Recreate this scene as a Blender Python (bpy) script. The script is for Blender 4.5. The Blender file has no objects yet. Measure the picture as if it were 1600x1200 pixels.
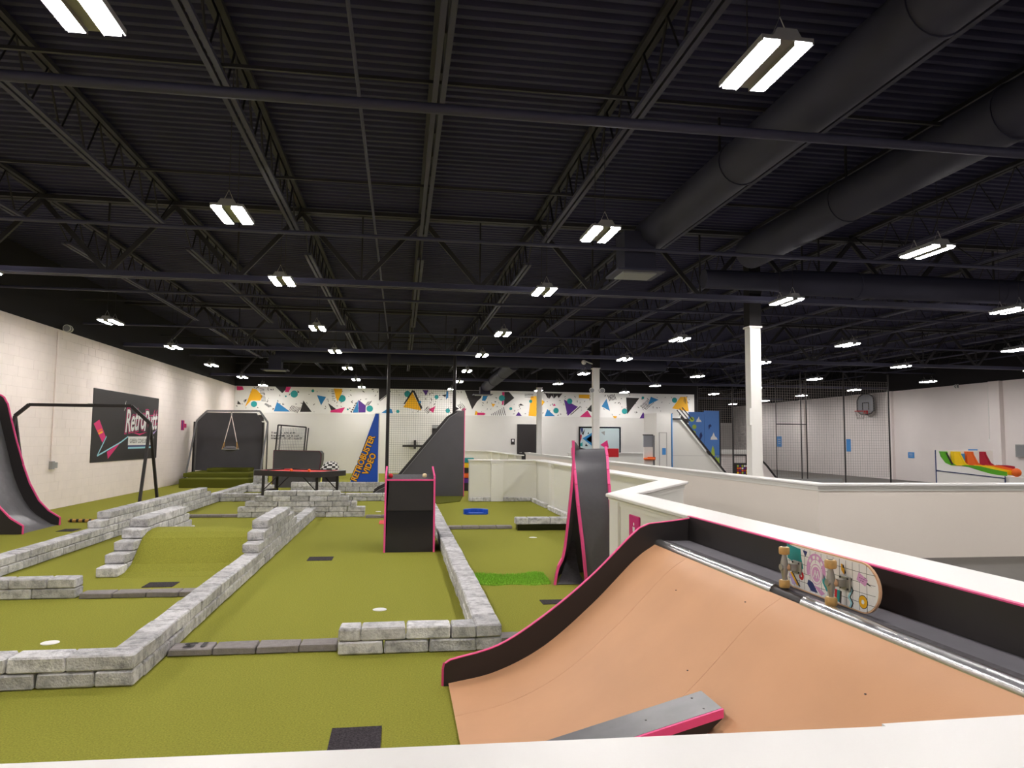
import bpy, bmesh, math, random
from mathutils import Vector, Matrix

random.seed(7)
SC = bpy.context.scene
COL = SC.collection

# ------------------------------------------------------------------ camera, world, exposure
YAW, PITCH, ROLL = .15134, .0770, .0089
F_PX, EYE = 1134.0, 1.60
cam_data = bpy.data.cameras.new('camera')
cam_data.sensor_fit = 'HORIZONTAL'
cam_data.sensor_width = 36.0
cam_data.lens = 36.0 * F_PX / 1600.0
cam_data.clip_start, cam_data.clip_end = .05, 200
cam = bpy.data.objects.new('camera', cam_data)
COL.objects.link(cam)
_f = Vector((math.sin(YAW)*math.cos(PITCH), math.cos(YAW)*math.cos(PITCH), math.sin(PITCH)))
_r0 = Vector((math.cos(YAW), -math.sin(YAW), 0))
_u0 = _r0.cross(_f)
_r = _r0*math.cos(ROLL) + _u0*math.sin(ROLL)
_u = _u0*math.cos(ROLL) - _r0*math.sin(ROLL)
_m = Matrix((_r, _u, -_f)).transposed().to_4x4()
_m.translation = (0, 0, EYE)
cam.matrix_world = _m
SC.camera = cam
LAMP_STRENGTH = 164.0
LAMP_COLOR = (1.0, .962, .94)
world = bpy.data.worlds.new('world')
world.use_nodes = True
world.node_tree.nodes['Background'].inputs[0].default_value = (.5, .55, .65, 1)
world.node_tree.nodes['Background'].inputs[1].default_value = .02
SC.world = world
vs = SC.view_settings
SC.display_settings.display_device = 'sRGB'
vs.view_transform = 'Standard'; vs.look = 'None'; vs.gamma = 1.0; vs.exposure = 0.0
vs.use_curve_mapping = False
SC.cycles.max_bounces = 8
SC.cycles.diffuse_bounces = 5
SC.cycles.glossy_bounces = 3
SC.cycles.sample_clamp_indirect = 6.0
SC.cycles.use_denoising = True
SC.cycles.caustics_reflective = False
SC.cycles.caustics_refractive = False

# ------------------------------------------------------------------ materials
def lin(c):
    return tuple(((v/255)/12.92 if v/255 <= .04045 else ((v/255+.055)/1.055)**2.4) for v in c) + (1,)

def mat(name, rgb, rough=.6, metal=0.0, spec=.4, var=0.0, scale=8.0, bump=0.0, bscale=60.0, rnd=0.0, emit=None, stretch=None, dirt=None):
    """procedural material: base colour in sRGB, noise variation, fine bump, per-object random tone"""
    m = bpy.data.materials.new(name); m.use_nodes = True
    nt = m.node_tree; b = nt.nodes['Principled BSDF']
    b.inputs['Roughness'].default_value = rough
    b.inputs['Metallic'].default_value = metal
    b.inputs['Specular IOR Level'].default_value = spec
    col = lin(rgb)
    b.inputs['Base Color'].default_value = col
    m.diffuse_color = col
    N, L = nt.nodes.new, nt.links.new
    geo = N('ShaderNodeNewGeometry')
    vec = geo.outputs['Position']
    if stretch:
        mp = N('ShaderNodeMapping'); mp.inputs['Scale'].default_value = stretch
        L(vec, mp.inputs['Vector']); vec = mp.outputs['Vector']
    out = None
    if var > 0:
        nz = N('ShaderNodeTexNoise'); nz.inputs['Scale'].default_value = scale; nz.inputs['Detail'].default_value = 5
        L(vec, nz.inputs['Vector'])
        rp = N('ShaderNodeValToRGB')
        rp.color_ramp.elements[0].position = .3; rp.color_ramp.elements[1].position = .7
        rp.color_ramp.elements[0].color = tuple(c*(1-var) for c in col[:3]) + (1,)
        rp.color_ramp.elements[1].color = tuple(min(1, c*(1+var)) for c in col[:3]) + (1,)
        L(nz.outputs['Fac'], rp.inputs['Fac']); out = rp.outputs['Color']
    if dirt:
        nz = N('ShaderNodeTexNoise'); nz.inputs['Scale'].default_value = dirt[1]; nz.inputs['Detail'].default_value = 8; nz.inputs['Roughness'].default_value = .7
        L(vec, nz.inputs['Vector'])
        rp = N('ShaderNodeValToRGB'); rp.color_ramp.elements[0].position = dirt[2]; rp.color_ramp.elements[1].position = dirt[3]
        L(nz.outputs['Fac'], rp.inputs['Fac'])
        mx = N('ShaderNodeMix'); mx.data_type = 'RGBA'
        L(rp.outputs['Color'], mx.inputs[0])
        if out: L(out, mx.inputs[6])
        else: mx.inputs[6].default_value = col
        mx.inputs[7].default_value = lin(dirt[0]); out = mx.outputs[2]
    if rnd > 0:
        oi = N('ShaderNodeObjectInfo')
        mr = N('ShaderNodeMapRange'); mr.inputs['To Min'].default_value = 1-rnd; mr.inputs['To Max'].default_value = 1+rnd*.6
        L(oi.outputs['Random'], mr.inputs['Value'])
        hs = N('ShaderNodeHueSaturation'); L(mr.outputs['Result'], hs.inputs['Value'])
        if out: L(out, hs.inputs['Color'])
        else: hs.inputs['Color'].default_value = col
        out = hs.outputs['Color']
    if out: L(out, b.inputs['Base Color'])
    if bump > 0:
        nb = N('ShaderNodeTexNoise'); nb.inputs['Scale'].default_value = bscale; nb.inputs['Detail'].default_value = 4
        L(vec, nb.inputs['Vector'])
        bp = N('ShaderNodeBump'); bp.inputs['Strength'].default_value = bump; bp.inputs['Distance'].default_value = .02
        L(nb.outputs['Fac'], bp.inputs['Height']); L(bp.outputs['Normal'], b.inputs['Normal'])
    if emit:
        b.inputs['Emission Color'].default_value = emit[0] + (1,)
        b.inputs['Emission Strength'].default_value = emit[1]
    return m

M = {}
M['turf'] = mat('putting_turf', (149, 148, 60), .95, spec=.1, var=.24, scale=95, bump=.5, bscale=260)
M['turf_dark'] = mat('dark_shaded_turf', (98, 100, 36), .95, spec=.1, var=.12, scale=55, bump=.5, bscale=260)  # turf darkened for shade on the step risers, also used for the dark patch
M['grass'] = mat('long_grass', (156, 208, 76), .9, spec=.1, var=.35, scale=70, bump=.6, bscale=160)
M['stone'] = mat('tumbled_stone', (214, 212, 213), .9, spec=.2, var=.1, scale=9, bump=.45, bscale=70, rnd=.24, dirt=((112, 111, 115), 12, .45, .78))
M['paver'] = mat('dark_paver', (142, 135, 134), .85, spec=.2, var=.1, scale=25, bump=.25, bscale=90, rnd=.08)
M['block'] = mat('painted_block', (248, 236, 229), .65, spec=.3, var=.025, scale=3, bump=.1, bscale=50, rnd=.015)
M['mortar'] = mat('painted_joint', (228, 216, 207), .7, spec=.3)
M['wall'] = mat('greige_wall_paint', (226, 223, 217), .7, spec=.3, var=.02, scale=1)
M['wallr'] = mat('white_wall_paint', (240, 231, 227), .7, spec=.3, var=.02, scale=1)
M['wallgrey'] = mat('grey_wall_paint', (186, 182, 178), .7, spec=.3)
M['black_wall'] = mat('black_wall_paint', (38, 36, 37), .8, spec=.15)
M['ceil'] = mat('black_deck_paint', (56, 55, 80), .7, spec=.2, var=.1, scale=2)
M['steel'] = mat('lit_black_steel_paint', (62, 61, 80), .6, spec=.3, var=.08, scale=3)  # lighter than the webs: light from below put into the bottom chord colour
M['steel_dark'] = mat('black_web_paint', (44, 42, 45), .6, spec=.3)
M['duct'] = mat('black_duct_paint', (52, 52, 68), .65, spec=.3, var=.06, scale=2)
M['pony'] = mat('half_wall_paint', (231, 229, 221), .45, spec=.4, var=.01, scale=1)
M['cap'] = mat('half_wall_cap_paint', (239, 236, 232), .4, spec=.4)
M['white'] = mat('white_enamel', (238, 236, 230), .45, spec=.4)
M['floor'] = mat('dark_floor', (84, 80, 75), .5, spec=.4, var=.08, scale=4)
M['black'] = mat('black_laminate', (45, 41, 41), .45, spec=.35, var=.05, scale=4)
M['blackg'] = mat('black_gloss', (16, 16, 15), .08, spec=.5)
M['charcoal'] = mat('charcoal_board', (82, 80, 84), .6, spec=.3, var=.04, scale=3)
M['carpet'] = mat('charcoal_carpet', (92, 89, 92), .9, spec=.1, var=.16, scale=35, bump=.3, bscale=200)
M['lampgrey'] = mat('grey_metal_sheet', (110, 109, 112), .35, metal=.2, spec=.5, var=.12, scale=9)
M['matt'] = mat('black_rubber_mat', (64, 59, 63), .9, spec=.1, var=.6, scale=110, bump=.4, bscale=300)
M['pink'] = mat('pink_edge', (240, 84, 148), .5, spec=.4)
M['magenta'] = mat('magenta_sign', (206, 30, 118), .5, spec=.4)
M['wood'] = mat('brown_hardboard', (211, 159, 119), .5, spec=.3, var=.05, scale=2.2, rnd=.03, bump=.04, bscale=160)
M['woodedge'] = mat('maple_edge', (222, 178, 140), .6)
M['chrome'] = mat('steel_pipe', (220, 220, 220), .27, metal=.95, var=.05, scale=20)
M['alu'] = mat('cast_aluminium', (176, 174, 168), .38, metal=.85)
M['urethane'] = mat('amber_wheel', (196, 156, 96), .5, var=.1, scale=60)
M['cream'] = mat('cream_wheel', (238, 215, 170), .5)
M['red'] = mat('red_cloth', (222, 46, 46), .6)
M['redbox'] = mat('red_plastic', (200, 26, 36), .5)
M['orange'] = mat('orange_plastic', (238, 106, 36), .5)
M['yellow'] = mat('yellow_plastic', (250, 205, 20), .45)
M['green'] = mat('green_plastic', (86, 168, 30), .45)
M['crimson'] = mat('crimson_plastic', (176, 22, 52), .45)
M['blue'] = mat('royal_blue', (30, 84, 190), .5)
M['navy'] = mat('navy_blue', (36, 52, 108), .5)
M['loopskin'] = mat('loop_skin', (84, 82, 86), .36, spec=.5, var=.05, scale=30)
M['plum'] = mat('print_plum', (112, 70, 78), .6)
M['sky'] = mat('sky_blue_panel', (84, 132, 205), .5)
M['stick'] = mat('blue_sticker', (74, 146, 214), .5)
M['amber'] = mat('amber_letter', (250, 180, 40), .5)
M['print_black'] = mat('print_black', (42, 38, 38), .6)
M['print_white'] = mat('print_white', (240, 238, 236), .6)
M['paper'] = mat('mural_ground', (240, 238, 233), .65, spec=.3)
M['Y'] = mat('print_yellow', (243, 180, 24), .6)
M['T'] = mat('print_teal', (36, 150, 150), .6)
M['B'] = mat('print_blue', (44, 128, 184), .6)
M['P'] = mat('print_pink', (216, 44, 116), .6)
M['V'] = mat('print_violet', (84, 38, 130), .6)
M['G'] = mat('print_grey', (150, 150, 148), .6)
M['K'] = M['print_black']
M['mauve'] = mat('print_mauve', (214, 158, 204), .6)
M['pale'] = mat('print_pale_blue', (158, 214, 226), .6)
M['lilac'] = mat('print_lilac', (190, 168, 222), .6)
M['foliage'] = mat('print_lime', (176, 200, 76), .6)
M['panel'] = mat('half_wall_warm_light', (246, 236, 224), .45, spec=.4, var=.01, scale=1)  # half wall white with the warm light on the long wall put into its colour
M['deckgrey'] = mat('grey_deck', (104, 101, 107), .6, spec=.3, var=.08, scale=6)
M['net'] = mat('net_cord', (60, 58, 58), .8, spec=.1)
M['netw'] = mat('net_cord_grey', (150, 142, 136), .8, spec=.1)
M['greyplas'] = mat('grey_plastic', (140, 140, 142), .5)
M['glassgrey'] = mat('smoked_board', (150, 152, 158), .3)
M['brass'] = mat('rope', (196, 150, 80), .8)
M['diff'] = mat('lamp_diffuser', (255, 255, 255), .5, emit=(LAMP_COLOR, LAMP_STRENGTH))

# ------------------------------------------------------------------ builders
def world_loc(o):
    v = Vector((0, 0, 0))
    while o is not None:
        v += o.location; o = o.parent
    return v

class MB:
    """collects solids and links them as ONE mesh object"""
    def __init__(s): s.v, s.f, s.sm = [], [], []
    def add(s, vs_, fs_, smooth=False):
        b = len(s.v); s.v += [tuple(p) for p in vs_]
        s.f += [tuple(b+i for i in f) for f in fs_]; s.sm += [smooth]*len(fs_)
        return s
    def box(s, x0, x1, y0, y1, z0, z1):
        return s.add([(x0,y0,z0),(x1,y0,z0),(x1,y1,z0),(x0,y1,z0),(x0,y0,z1),(x1,y0,z1),(x1,y1,z1),(x0,y1,z1)],
                     [(0,3,2,1),(4,5,6,7),(0,1,5,4),(1,2,6,5),(2,3,7,6),(3,0,4,7)])
    def obox(s, o, u, v, n):
        """box from corner o and three edge vectors"""
        o, u, v, n = map(Vector, (o, u, v, n))
        p = [o, o+u, o+u+v, o+v]; p += [q+n for q in p]
        return s.add(p, [(0,3,2,1),(4,5,6,7),(0,1,5,4),(1,2,6,5),(2,3,7,6),(3,0,4,7)])
    def prism(s, pts, fn, a, b):
        """extrude 2-D outline: fn(p, t) -> 3-D point for t in (a, b)"""
        n = len(pts)
        vs_ = [fn(p, a) for p in pts] + [fn(p, b) for p in pts]
        fs_ = [tuple(range(n-1, -1, -1)), tuple(range(n, 2*n))]
        fs_ += [(i, (i+1) % n, n+(i+1) % n, n+i) for i in range(n)]
        return s.add(vs_, fs_)
    def tube(s, pts, r, n=8, cap=True, smooth=True):
        pts = [Vector(p) for p in pts]; rings = []
        for i, p in enumerate(pts):
            t = (pts[min(i+1, len(pts)-1)] - pts[max(i-1, 0)]).normalized()
            a = Vector((0, 0, 1)) if abs(t.z) < .9 else Vector((1, 0, 0))
            u = t.cross(a).normalized(); w = t.cross(u)
            rr = r[i] if isinstance(r, (list, tuple)) else r
            rings.append([p + (u*math.cos(2*math.pi*k/n) + w*math.sin(2*math.pi*k/n))*rr for k in range(n)])
        fs_ = []
        for i in range(len(rings)-1):
            for k in range(n):
                fs_.append((i*n+k, i*n+(k+1) % n, (i+1)*n+(k+1) % n, (i+1)*n+k))
        s.add([q for r_ in rings for q in r_], fs_, smooth)
        if cap:
            s.add(rings[0], [tuple(range(n-1, -1, -1))]); s.add(rings[-1], [tuple(range(n))])
        return s
    def bar(s, a, b, w, h):
        """rectangular bar from a to b"""
        a, b = Vector(a), Vector(b); t = (b-a).normalized()
        up = Vector((0, 0, 1)) if abs(t.z) < .95 else Vector((0, 1, 0))
        u = t.cross(up).normalized(); v = u.cross(t)
        p = [q + u*sx*w/2 + v*sy*h/2 for q in (a, b) for sx, sy in ((-1,-1),(1,-1),(1,1),(-1,1))]
        return s.add(p, [(3,2,1,0),(4,5,6,7),(0,1,5,4),(1,2,6,5),(2,3,7,6),(3,0,4,7)])
    def ball(s, c, r, n=12, m=8, sx=1, sy=1, sz=1):
        c = Vector(c); vs_ = [c+Vector((0,0,-r*sz))]
        for j in range(1, m):
            a = -math.pi/2 + math.pi*j/m
            vs_ += [c+Vector((r*sx*math.cos(a)*math.cos(2*math.pi*k/n), r*sy*math.cos(a)*math.sin(2*math.pi*k/n), r*sz*math.sin(a))) for k in range(n)]
        vs_.append(c+Vector((0,0,r*sz))); fs_ = []
        for k in range(n): fs_.append((0, 1+(k+1) % n, 1+k))
        for j in range(m-2):
            for k in range(n): fs_.append((1+j*n+k, 1+j*n+(k+1) % n, 1+(j+1)*n+(k+1) % n, 1+(j+1)*n+k))
        t = len(vs_)-1
        for k in range(n): fs_.append((t, 1+(m-2)*n+k, 1+(m-2)*n+(k+1) % n))
        return s.add(vs_, fs_, True)
    def sheet(s, rows, thick, smooth=True):
        """grid of points with thickness vector (closed solid)"""
        t = Vector(thick); nr, nc = len(rows), len(rows[0])
        top = [Vector(p) for r_ in rows for p in r_]; bot = [p - t for p in top]; o = nr*nc
        fs_ = []
        for i in range(nr-1):
            for j in range(nc-1):
                a, b, c, d = i*nc+j, i*nc+j+1, (i+1)*nc+j+1, (i+1)*nc+j
                fs_ += [(a,b,c,d), (o+d,o+c,o+b,o+a)]
        for j in range(nc-1):
            fs_ += [(j+1, j, o+j, o+j+1), ((nr-1)*nc+j, (nr-1)*nc+j+1, o+(nr-1)*nc+j+1, o+(nr-1)*nc+j)]
        for i in range(nr-1):
            fs_ += [(i*nc, (i+1)*nc, o+(i+1)*nc, o+i*nc), ((i+1)*nc+nc-1, i*nc+nc-1, o+i*nc+nc-1, o+(i+1)*nc+nc-1)]
        return s.add(top+bot, fs_, smooth)
    def build(s, name, material, parent=None, origin=None, fix=True):
        off = world_loc(parent) if parent else Vector((0, 0, 0))
        org = Vector(origin) if origin else (off if parent else Vector((0, 0, 0)))
        me = bpy.data.meshes.new(name)
        me.from_pydata([tuple(Vector(p)-org) for p in s.v], [], s.f)
        if fix:
            bm = bmesh.new(); bm.from_mesh(me)
            bmesh.ops.recalc_face_normals(bm, faces=bm.faces)
            if any(s.sm):
                for e in bm.edges:
                    if len(e.link_faces) == 2 and e.calc_face_angle(0) > .7: e.smooth = False
            bm.to_mesh(me); bm.free()
        me.polygons.foreach_set('use_smooth', s.sm)
        me.materials.append(material); me.update()
        o = bpy.data.objects.new(name, me); COL.objects.link(o)
        o.location = org - off
        if parent: o.parent = parent
        return o

def bevel(o, w, seg=1):
    bm = bmesh.new(); bm.from_mesh(o.data)
    es = [e for e in bm.edges if len(e.link_faces) == 2 and e.calc_face_angle(0) > .6]
    bmesh.ops.bevel(bm, geom=es, offset=w, segments=seg, affect='EDGES', clamp_overlap=True)
    bm.to_mesh(o.data); bm.free(); return o

def tag(o, label, cat, group=None, kind=None):
    o['label'] = label; o['category'] = cat
    if group: o['group'] = group
    if kind: o['kind'] = kind
    return o
def thing(name, loc, label, cat, group=None):
    o = bpy.data.objects.new(name, None); COL.objects.link(o)
    o.location = loc; o.empty_display_size = .2
    return tag(o, label, cat, group)
def structure(o): o['kind'] = 'structure'; return o
def stuff(o): o['kind'] = 'stuff'; return o
def copy_tree(o, parent=None):
    c = o.copy(); COL.objects.link(c)
    if parent is not None: c.parent = parent
    for ch in list(o.children): copy_tree(ch, c)
    return c

def spline(pts, k=6):
    """Catmull-Rom curve through the points"""
    P = [Vector(p) for p in pts]; P = [P[0]*2-P[1]] + P + [P[-1]*2-P[-2]]; out = []
    for i in range(1, len(P)-2):
        a, b, c, d = P[i-1:i+3]
        for j in range(k):
            t = j/k
            out.append(tuple(.5*((2*b)+(c-a)*t+(2*a-5*b+4*c-d)*t*t+(3*b-a-3*c+d)*t**3)))
    return out+[tuple(P[-2])]
XZ = lambda p, t: (p[0], t, p[1])      # outline in X-Z, extruded along Y
YZ = lambda p, t: (t, p[0], p[1])      # outline in Y-Z, extruded along X
XY = lambda p, t: (p[0], p[1], t)      # outline in X-Y, extruded along Z
def circle(cx, cy, r, n=20): return [(cx+r*math.cos(2*math.pi*k/n), cy+r*math.sin(2*math.pi*k/n)) for k in range(n)]

def text(name, s_, o, u, v, width, height, material, parent, lift=.003, shear=0.0, grow=0.0, depth=.002):
    """lettering laid flat on a face: fitted into width x height from corner o along unit axes u, v"""
    cu = bpy.data.curves.new('lettering', 'FONT'); cu.body = s_; cu.size = 1; cu.shear = shear; cu.offset = grow; cu.resolution_u = 3
    tmp = bpy.data.objects.new('lettering', cu); COL.objects.link(tmp)
    bpy.context.view_layer.update()
    me0 = bpy.data.meshes.new_from_object(tmp.evaluated_get(bpy.context.evaluated_depsgraph_get()))
    bpy.data.objects.remove(tmp)
    xs = [p.co.x for p in me0.vertices]; ys = [p.co.y for p in me0.vertices]
    if not xs: return None
    x0, x1, y0, y1 = min(xs), max(xs), min(ys), max(ys)
    u, v = Vector(u).normalized(), Vector(v).normalized(); n = u.cross(v)
    mb = MB()
    mb.add([Vector(o)+u*((p.co.x-x0)/(x1-x0)*width)+v*((p.co.y-y0)/(y1-y0)*height)+n*lift for p in me0.vertices], [tuple(p.vertices) for p in me0.polygons])
    bpy.data.meshes.remove(me0)
    return stuff(mb.build(name, material, parent, fix=False))

# bricks: six shared tumbled-block meshes of 1 x 1 x 1 nominal size
BR = {}
def brick_mesh(L, T, H, k, material):
    key = (round(L, 3), round(T, 3), round(H, 3), k, material.name)
    if key in BR: return BR[key]
    rr = random.Random(k*31+5)
    bm = bmesh.new(); bmesh.ops.create_cube(bm, size=1)
    for p in bm.verts: p.co = Vector((p.co.x*L, p.co.y*T, p.co.z*H))
    w = min(.011, H*.12)
    bmesh.ops.bevel(bm, geom=bm.edges[:], offset=w, segments=1, affect='EDGES')
    for p in bm.verts: p.co += Vector((rr.uniform(-1, 1), rr.uniform(-1, 1), rr.uniform(-.5, .5)))*.0035
    me = bpy.data.meshes.new('brick'); bm.to_mesh(me); bm.free(); me.materials.append(material)
    BR[key] = me; return me
def run(parent, p0, p1, z0, H, courses=1, L=.33, T=.2, phase=1.0, name='brick', material=None, gap=.008, jitter=.004):
    """lay bricks end to end from p0 to p1 (wall centre line), course on course"""
    material = material or M['stone']; off = world_loc(parent)
    a, b = Vector((p0[0], p0[1], 0)), Vector((p1[0], p1[1], 0)); d = b-a; tot = d.length; d.normalize()
    ang = math.atan2(d.y, d.x)
    for c in range(courses):
        x = 0; first = L*(phase if c % 2 == 0 else (.5 if phase > .75 else 1.0)); ln = first
        while x < tot-.02:
            ln = min(ln, tot-x)
            if 0 < tot-x-ln < L*.3: ln = tot-x if ln+(tot-x-ln) < L*1.25 else (tot-x)/2
            k = random.randint(0, 3)
            o = bpy.data.objects.new(name, brick_mesh(round(ln/.02)*.02-gap if abs(round(ln/.02)*.02-ln) < .011 and False else ln-gap, T, H-gap*.5, k, material)); COL.objects.link(o)
            m_ = a + d*(x+ln/2)
            o.location = Vector((m_.x+random.uniform(-jitter, jitter), m_.y+random.uniform(-jitter, jitter), z0+H*(c+.5))) - off
            o.rotation_euler = (0, 0, ang+random.uniform(-.012, .012)+(math.pi if random.random() < .5 else 0))
            o.parent = parent
            x += ln; ln = L

# ================================================================== THE SETTING
XL, XR, YB, YF, YFAR, ZW, ZC = -7.5, 22.0, 34.5, -5.0, 46.0, 3.95, 5.35
def sbox(name, m, *b): return structure(MB().box(*b).build(name, m))
sbox('floor', M['floor'], XL-.2, XR+.2, YF-.2, YFAR+.2, -.15, -.014)

wl = sbox('wall_left', M['mortar'], XL-.2, XL-.006, YF, YB, -.014, ZW)
BL, BH = .4, ZW/20
def block_box(mb, y, k):
    return mb.box(XL-.007, XL, y+.002, y+BL-.002, k*BH+.002, (k+1)*BH-.002)
near = []
for c in range(15):
    for k in range(20):
        near.append((13.6+c*BL+(BL/2 if k % 2 else 0), k))
bm0 = MB().box(XL-.007, XL, .002, BL-.002, .002, BH-.002)
proto = bm0.build('block', M['block'], wl)
for i, (y, k) in enumerate(near):
    o = proto if i == 0 else proto.copy()
    if i: COL.objects.link(o); o.parent = wl
    o.location = (random.uniform(-.0012, .0012), y, k*BH)
mb = MB()
y = 19.6
while y < YB-BL*1.6:
    for k in range(20): block_box(mb, y+(BL/2 if k % 2 else 0), k)
    y += BL
for k in range(20):
    mb.box(XL-.007, XL, y+(BL/2 if k % 2 else 0)+.003, YB-.02, k*BH+.003, (k+1)*BH-.003)
    if k % 2: mb.box(XL-.007, XL, 12.4, 13.797, k*BH+.003, (k+1)*BH-.003)
    else: mb.box(XL-.007, XL, 12.4, 13.597, k*BH+.003, (k+1)*BH-.003)
stuff(mb.build('far_blocks', M['block'], wl))
sbox('trim_1', M['black_wall'], XL-.2, XL-.001, YF, YB, ZW, 5.6)
sbox('wall_back', M['wall'], XL-.2, 14.5, YB, YB+.2, -.014, ZW)
sbox('trim_2', M['black_wall'], XL-.2, 14.5, YB+.001, YB+.2, ZW, 5.6)
sbox('wall_side', M['black_wall'], 14.5, 14.7, YB, YFAR, -.014, 5.6)
sbox('wall_far', M['wallgrey'], 14.7, XR, YFAR, YFAR+.2, -.014, 2.85)
sbox('trim_3', M['black_wall'], 14.7, XR, YFAR, YFAR+.2, 2.85, 5.6)
sbox('wall_right', M['wallr'], XR, XR+.2, YF, YFAR, -.014, ZW)
sbox('trim_6', M['black_wall'], XR+.001, XR+.2, YF, YFAR, ZW, 5.6)
sbox('wall_front', M['wallr'], XL-.2, XR+.2, YF-.2, YF, -.014, ZW)
sbox('trim_7', M['black_wall'], XL-.2, XR+.2, YF-.2, YF, ZW, 5.6)
sbox('trim_8', M['wallr'], XR-.16, XR, 23.75, 24.25, -.014, ZW)      # pilasters of the right wall
sbox('trim_9', M['wallr'], XR-.12, XR, 29.8, 30.2, -.014, ZW)
sbox('trim_10', M['wallr'], XR-.12, XR, 37.0, 37.5, -.014, ZW)
sbox('trim_11', M['white'], -.99, -.66, YB-.14, YB, -.014, 2.72)     # pale pilaster behind the blue sign
d1 = sbox('door_1', M['black'], 5.53, 6.55, YB-.05, YB, 0, 2.36)
structure(MB().tube([(5.63, YB-.05, 1.0), (5.63, YB-.1, 1.0), (5.76, YB-.1, 1.0)], .014).build('door_handle', M['chrome'], d1))
d2 = sbox('door_2', M['black'], 1.46, 2.4, YB-.05, YB, 0, 2.12)
structure(MB().box(1.46, 2.4, YB-.06, YB, 2.12, 2.28).build('door_header', M['G'], d2))

# corrugated roof deck with its joists and girders
mb = MB()
prof = []
y = 1.6
while y < YFAR:
    prof += [(y, ZC), (y+.055, ZC), (y+.08, ZC+.045), (y+.127, ZC+.045)]; y += .152
prof.append((y, ZC))
n = len(prof)
mb.add([(XL-.2, p[0], p[1]) for p in prof]+[(XR+.2, p[0], p[1]) for p in prof], [(i, n+i, n+i+1, i+1) for i in range(n-1)])
ceil = structure(mb.build('ceiling', M['ceil'], fix=False))
structure(MB().box(XL-.2, XR+.2, YF-.2, YFAR+.2, 5.42, 5.6).build('roof_slab', M['ceil'], ceil))
structure(MB().box(XL-.2, XR+.2, YF-.2, 1.6, 5.35, 5.42).build('roof_slab', M['ceil'], ceil))

JX = [.285+1.92*k for k in range(-3, 12)]
ZB, ZT = 4.75, 5.27
def make_joist(y0, y1):
    """open-web bar joist at x = 0"""
    pts = [(0, y0+.12, ZT)]
    yb0, yb1 = y0+.95, y1-.75
    k = max(2, int(round((yb1-yb0)/.62)))
    for i in range(k):
        a = yb0+(yb1-yb0)*i/k; b = yb0+(yb1-yb0)*(i+.5)/k
        pts += [(0, a, ZB), (0, b, ZT)]
    pts += [(0, yb1, ZB), (0, y1-.12, ZT)]
    web = MB().tube(pts, .012, 4, smooth=False).build('joist', M['steel_dark'])
    b = MB()
    for s in (-1, 1): b.box(s*.037-.024, s*.037+.024, yb0-.15, yb1+.15, ZB-.025, ZB+.012)
    stuff(b.build('bottom_chord', M['steel'], web))
    t = MB()
    for s in (-1, 1): t.box(s*.04-.028, s*.04+.028, y0+.05, y1-.05, ZT-.01, ZT+.04)
    stuff(t.build('top_chord', M['steel_dark'], web))
    return web
BAYS = [(2.6, 11.8), (11.8, 21.0), (21.0, 30.2)]
for (y0, y1) in BAYS + [(30.2, 34.4), (30.2, 39.4), (39.4, 45.9)]:
    xs = JX if (y0, y1) in BAYS else ([x for x in JX if x < 14.3] if y1 == 34.4 else [x for x in JX if x > 14.8])
    j0 = make_joist(y0, y1)
    for i, x in enumerate(xs):
        o = j0 if i == 0 else copy_tree(j0)
        o.location = (x, 0, 0); o.parent = ceil
wb1 = None
for gy, x0, x1 in ((11.8, XL, XR), (21.0, XL, XR), (30.2, XL, XR), (39.4, 14.8, XR)):
    b = MB()
    for s in (-1, 1): b.box(x0, x1, gy+s*.055-.04, gy+s*.055+.04, 4.05, 4.075).box(x0, x1, gy+s*.02-.006, gy+s*.02+.006, 4.075, 4.15)
    g_ = b.build('girder', M['steel'], ceil)
    t = MB()
    for s in (-1, 1): t.box(x0, x1, gy+s*.055-.04, gy+s*.055+.04, 5.2, 5.26)
    stuff(t.build('top_chord', M['steel_dark'], g_))
    for x in JX:
        if x < x0+.1: continue
        for s in (-1, 1):
            xe = x+s*.96
            if xe < x0 or xe > x1: continue
            if wb1 is None or s == -1 and wb1.get(-1) is None or s not in wb1:
                wb1 = wb1 or {}
                w_ = MB().bar((0, 0, 5.2), (s*.96, 0, 4.1), .05, .07).build('web_bar', M['steel_dark'])
                wb1[s] = w_
            else:
                w_ = wb1[s].copy(); COL.objects.link(w_)
            w_.location = (x, gy, 0); w_.parent = g_
        v = wb1.get('v')
        if v is None:
            v = MB().bar((0, 0, 5.2), (0, 0, 4.1), .025, .025).build('web_post', M['steel_dark']); wb1['v'] = v
        else:
            v = v.copy(); COL.objects.link(v)
        if x+.96 < x1: v.location = (x+.96, gy, 0); v.parent = g_
        else: bpy.data.objects.remove(v)
for by in (6.3, 9.0, 15.0, 18.0, 24.0, 27.2, 32.4):
    structure(MB().bar((XL, by, ZB+.03), (XR if by < 30 else 14.4, by, ZB+.03), .03, .03).build('bridging', M['steel_dark'], ceil))

# turf underfoot
tag(MB().prism([(XL+.001, .6), (2.08, .6), (2.08, 7.06), (3.50, 9.42), (3.58, 19.2), (4.05, 25), (4.05, YB-.01), (XL+.001, YB-.01)], XY, -.014, 0).build('putting_turf', M['turf']),
    'olive green putting turf covering the whole mini golf floor', 'turf')

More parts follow.
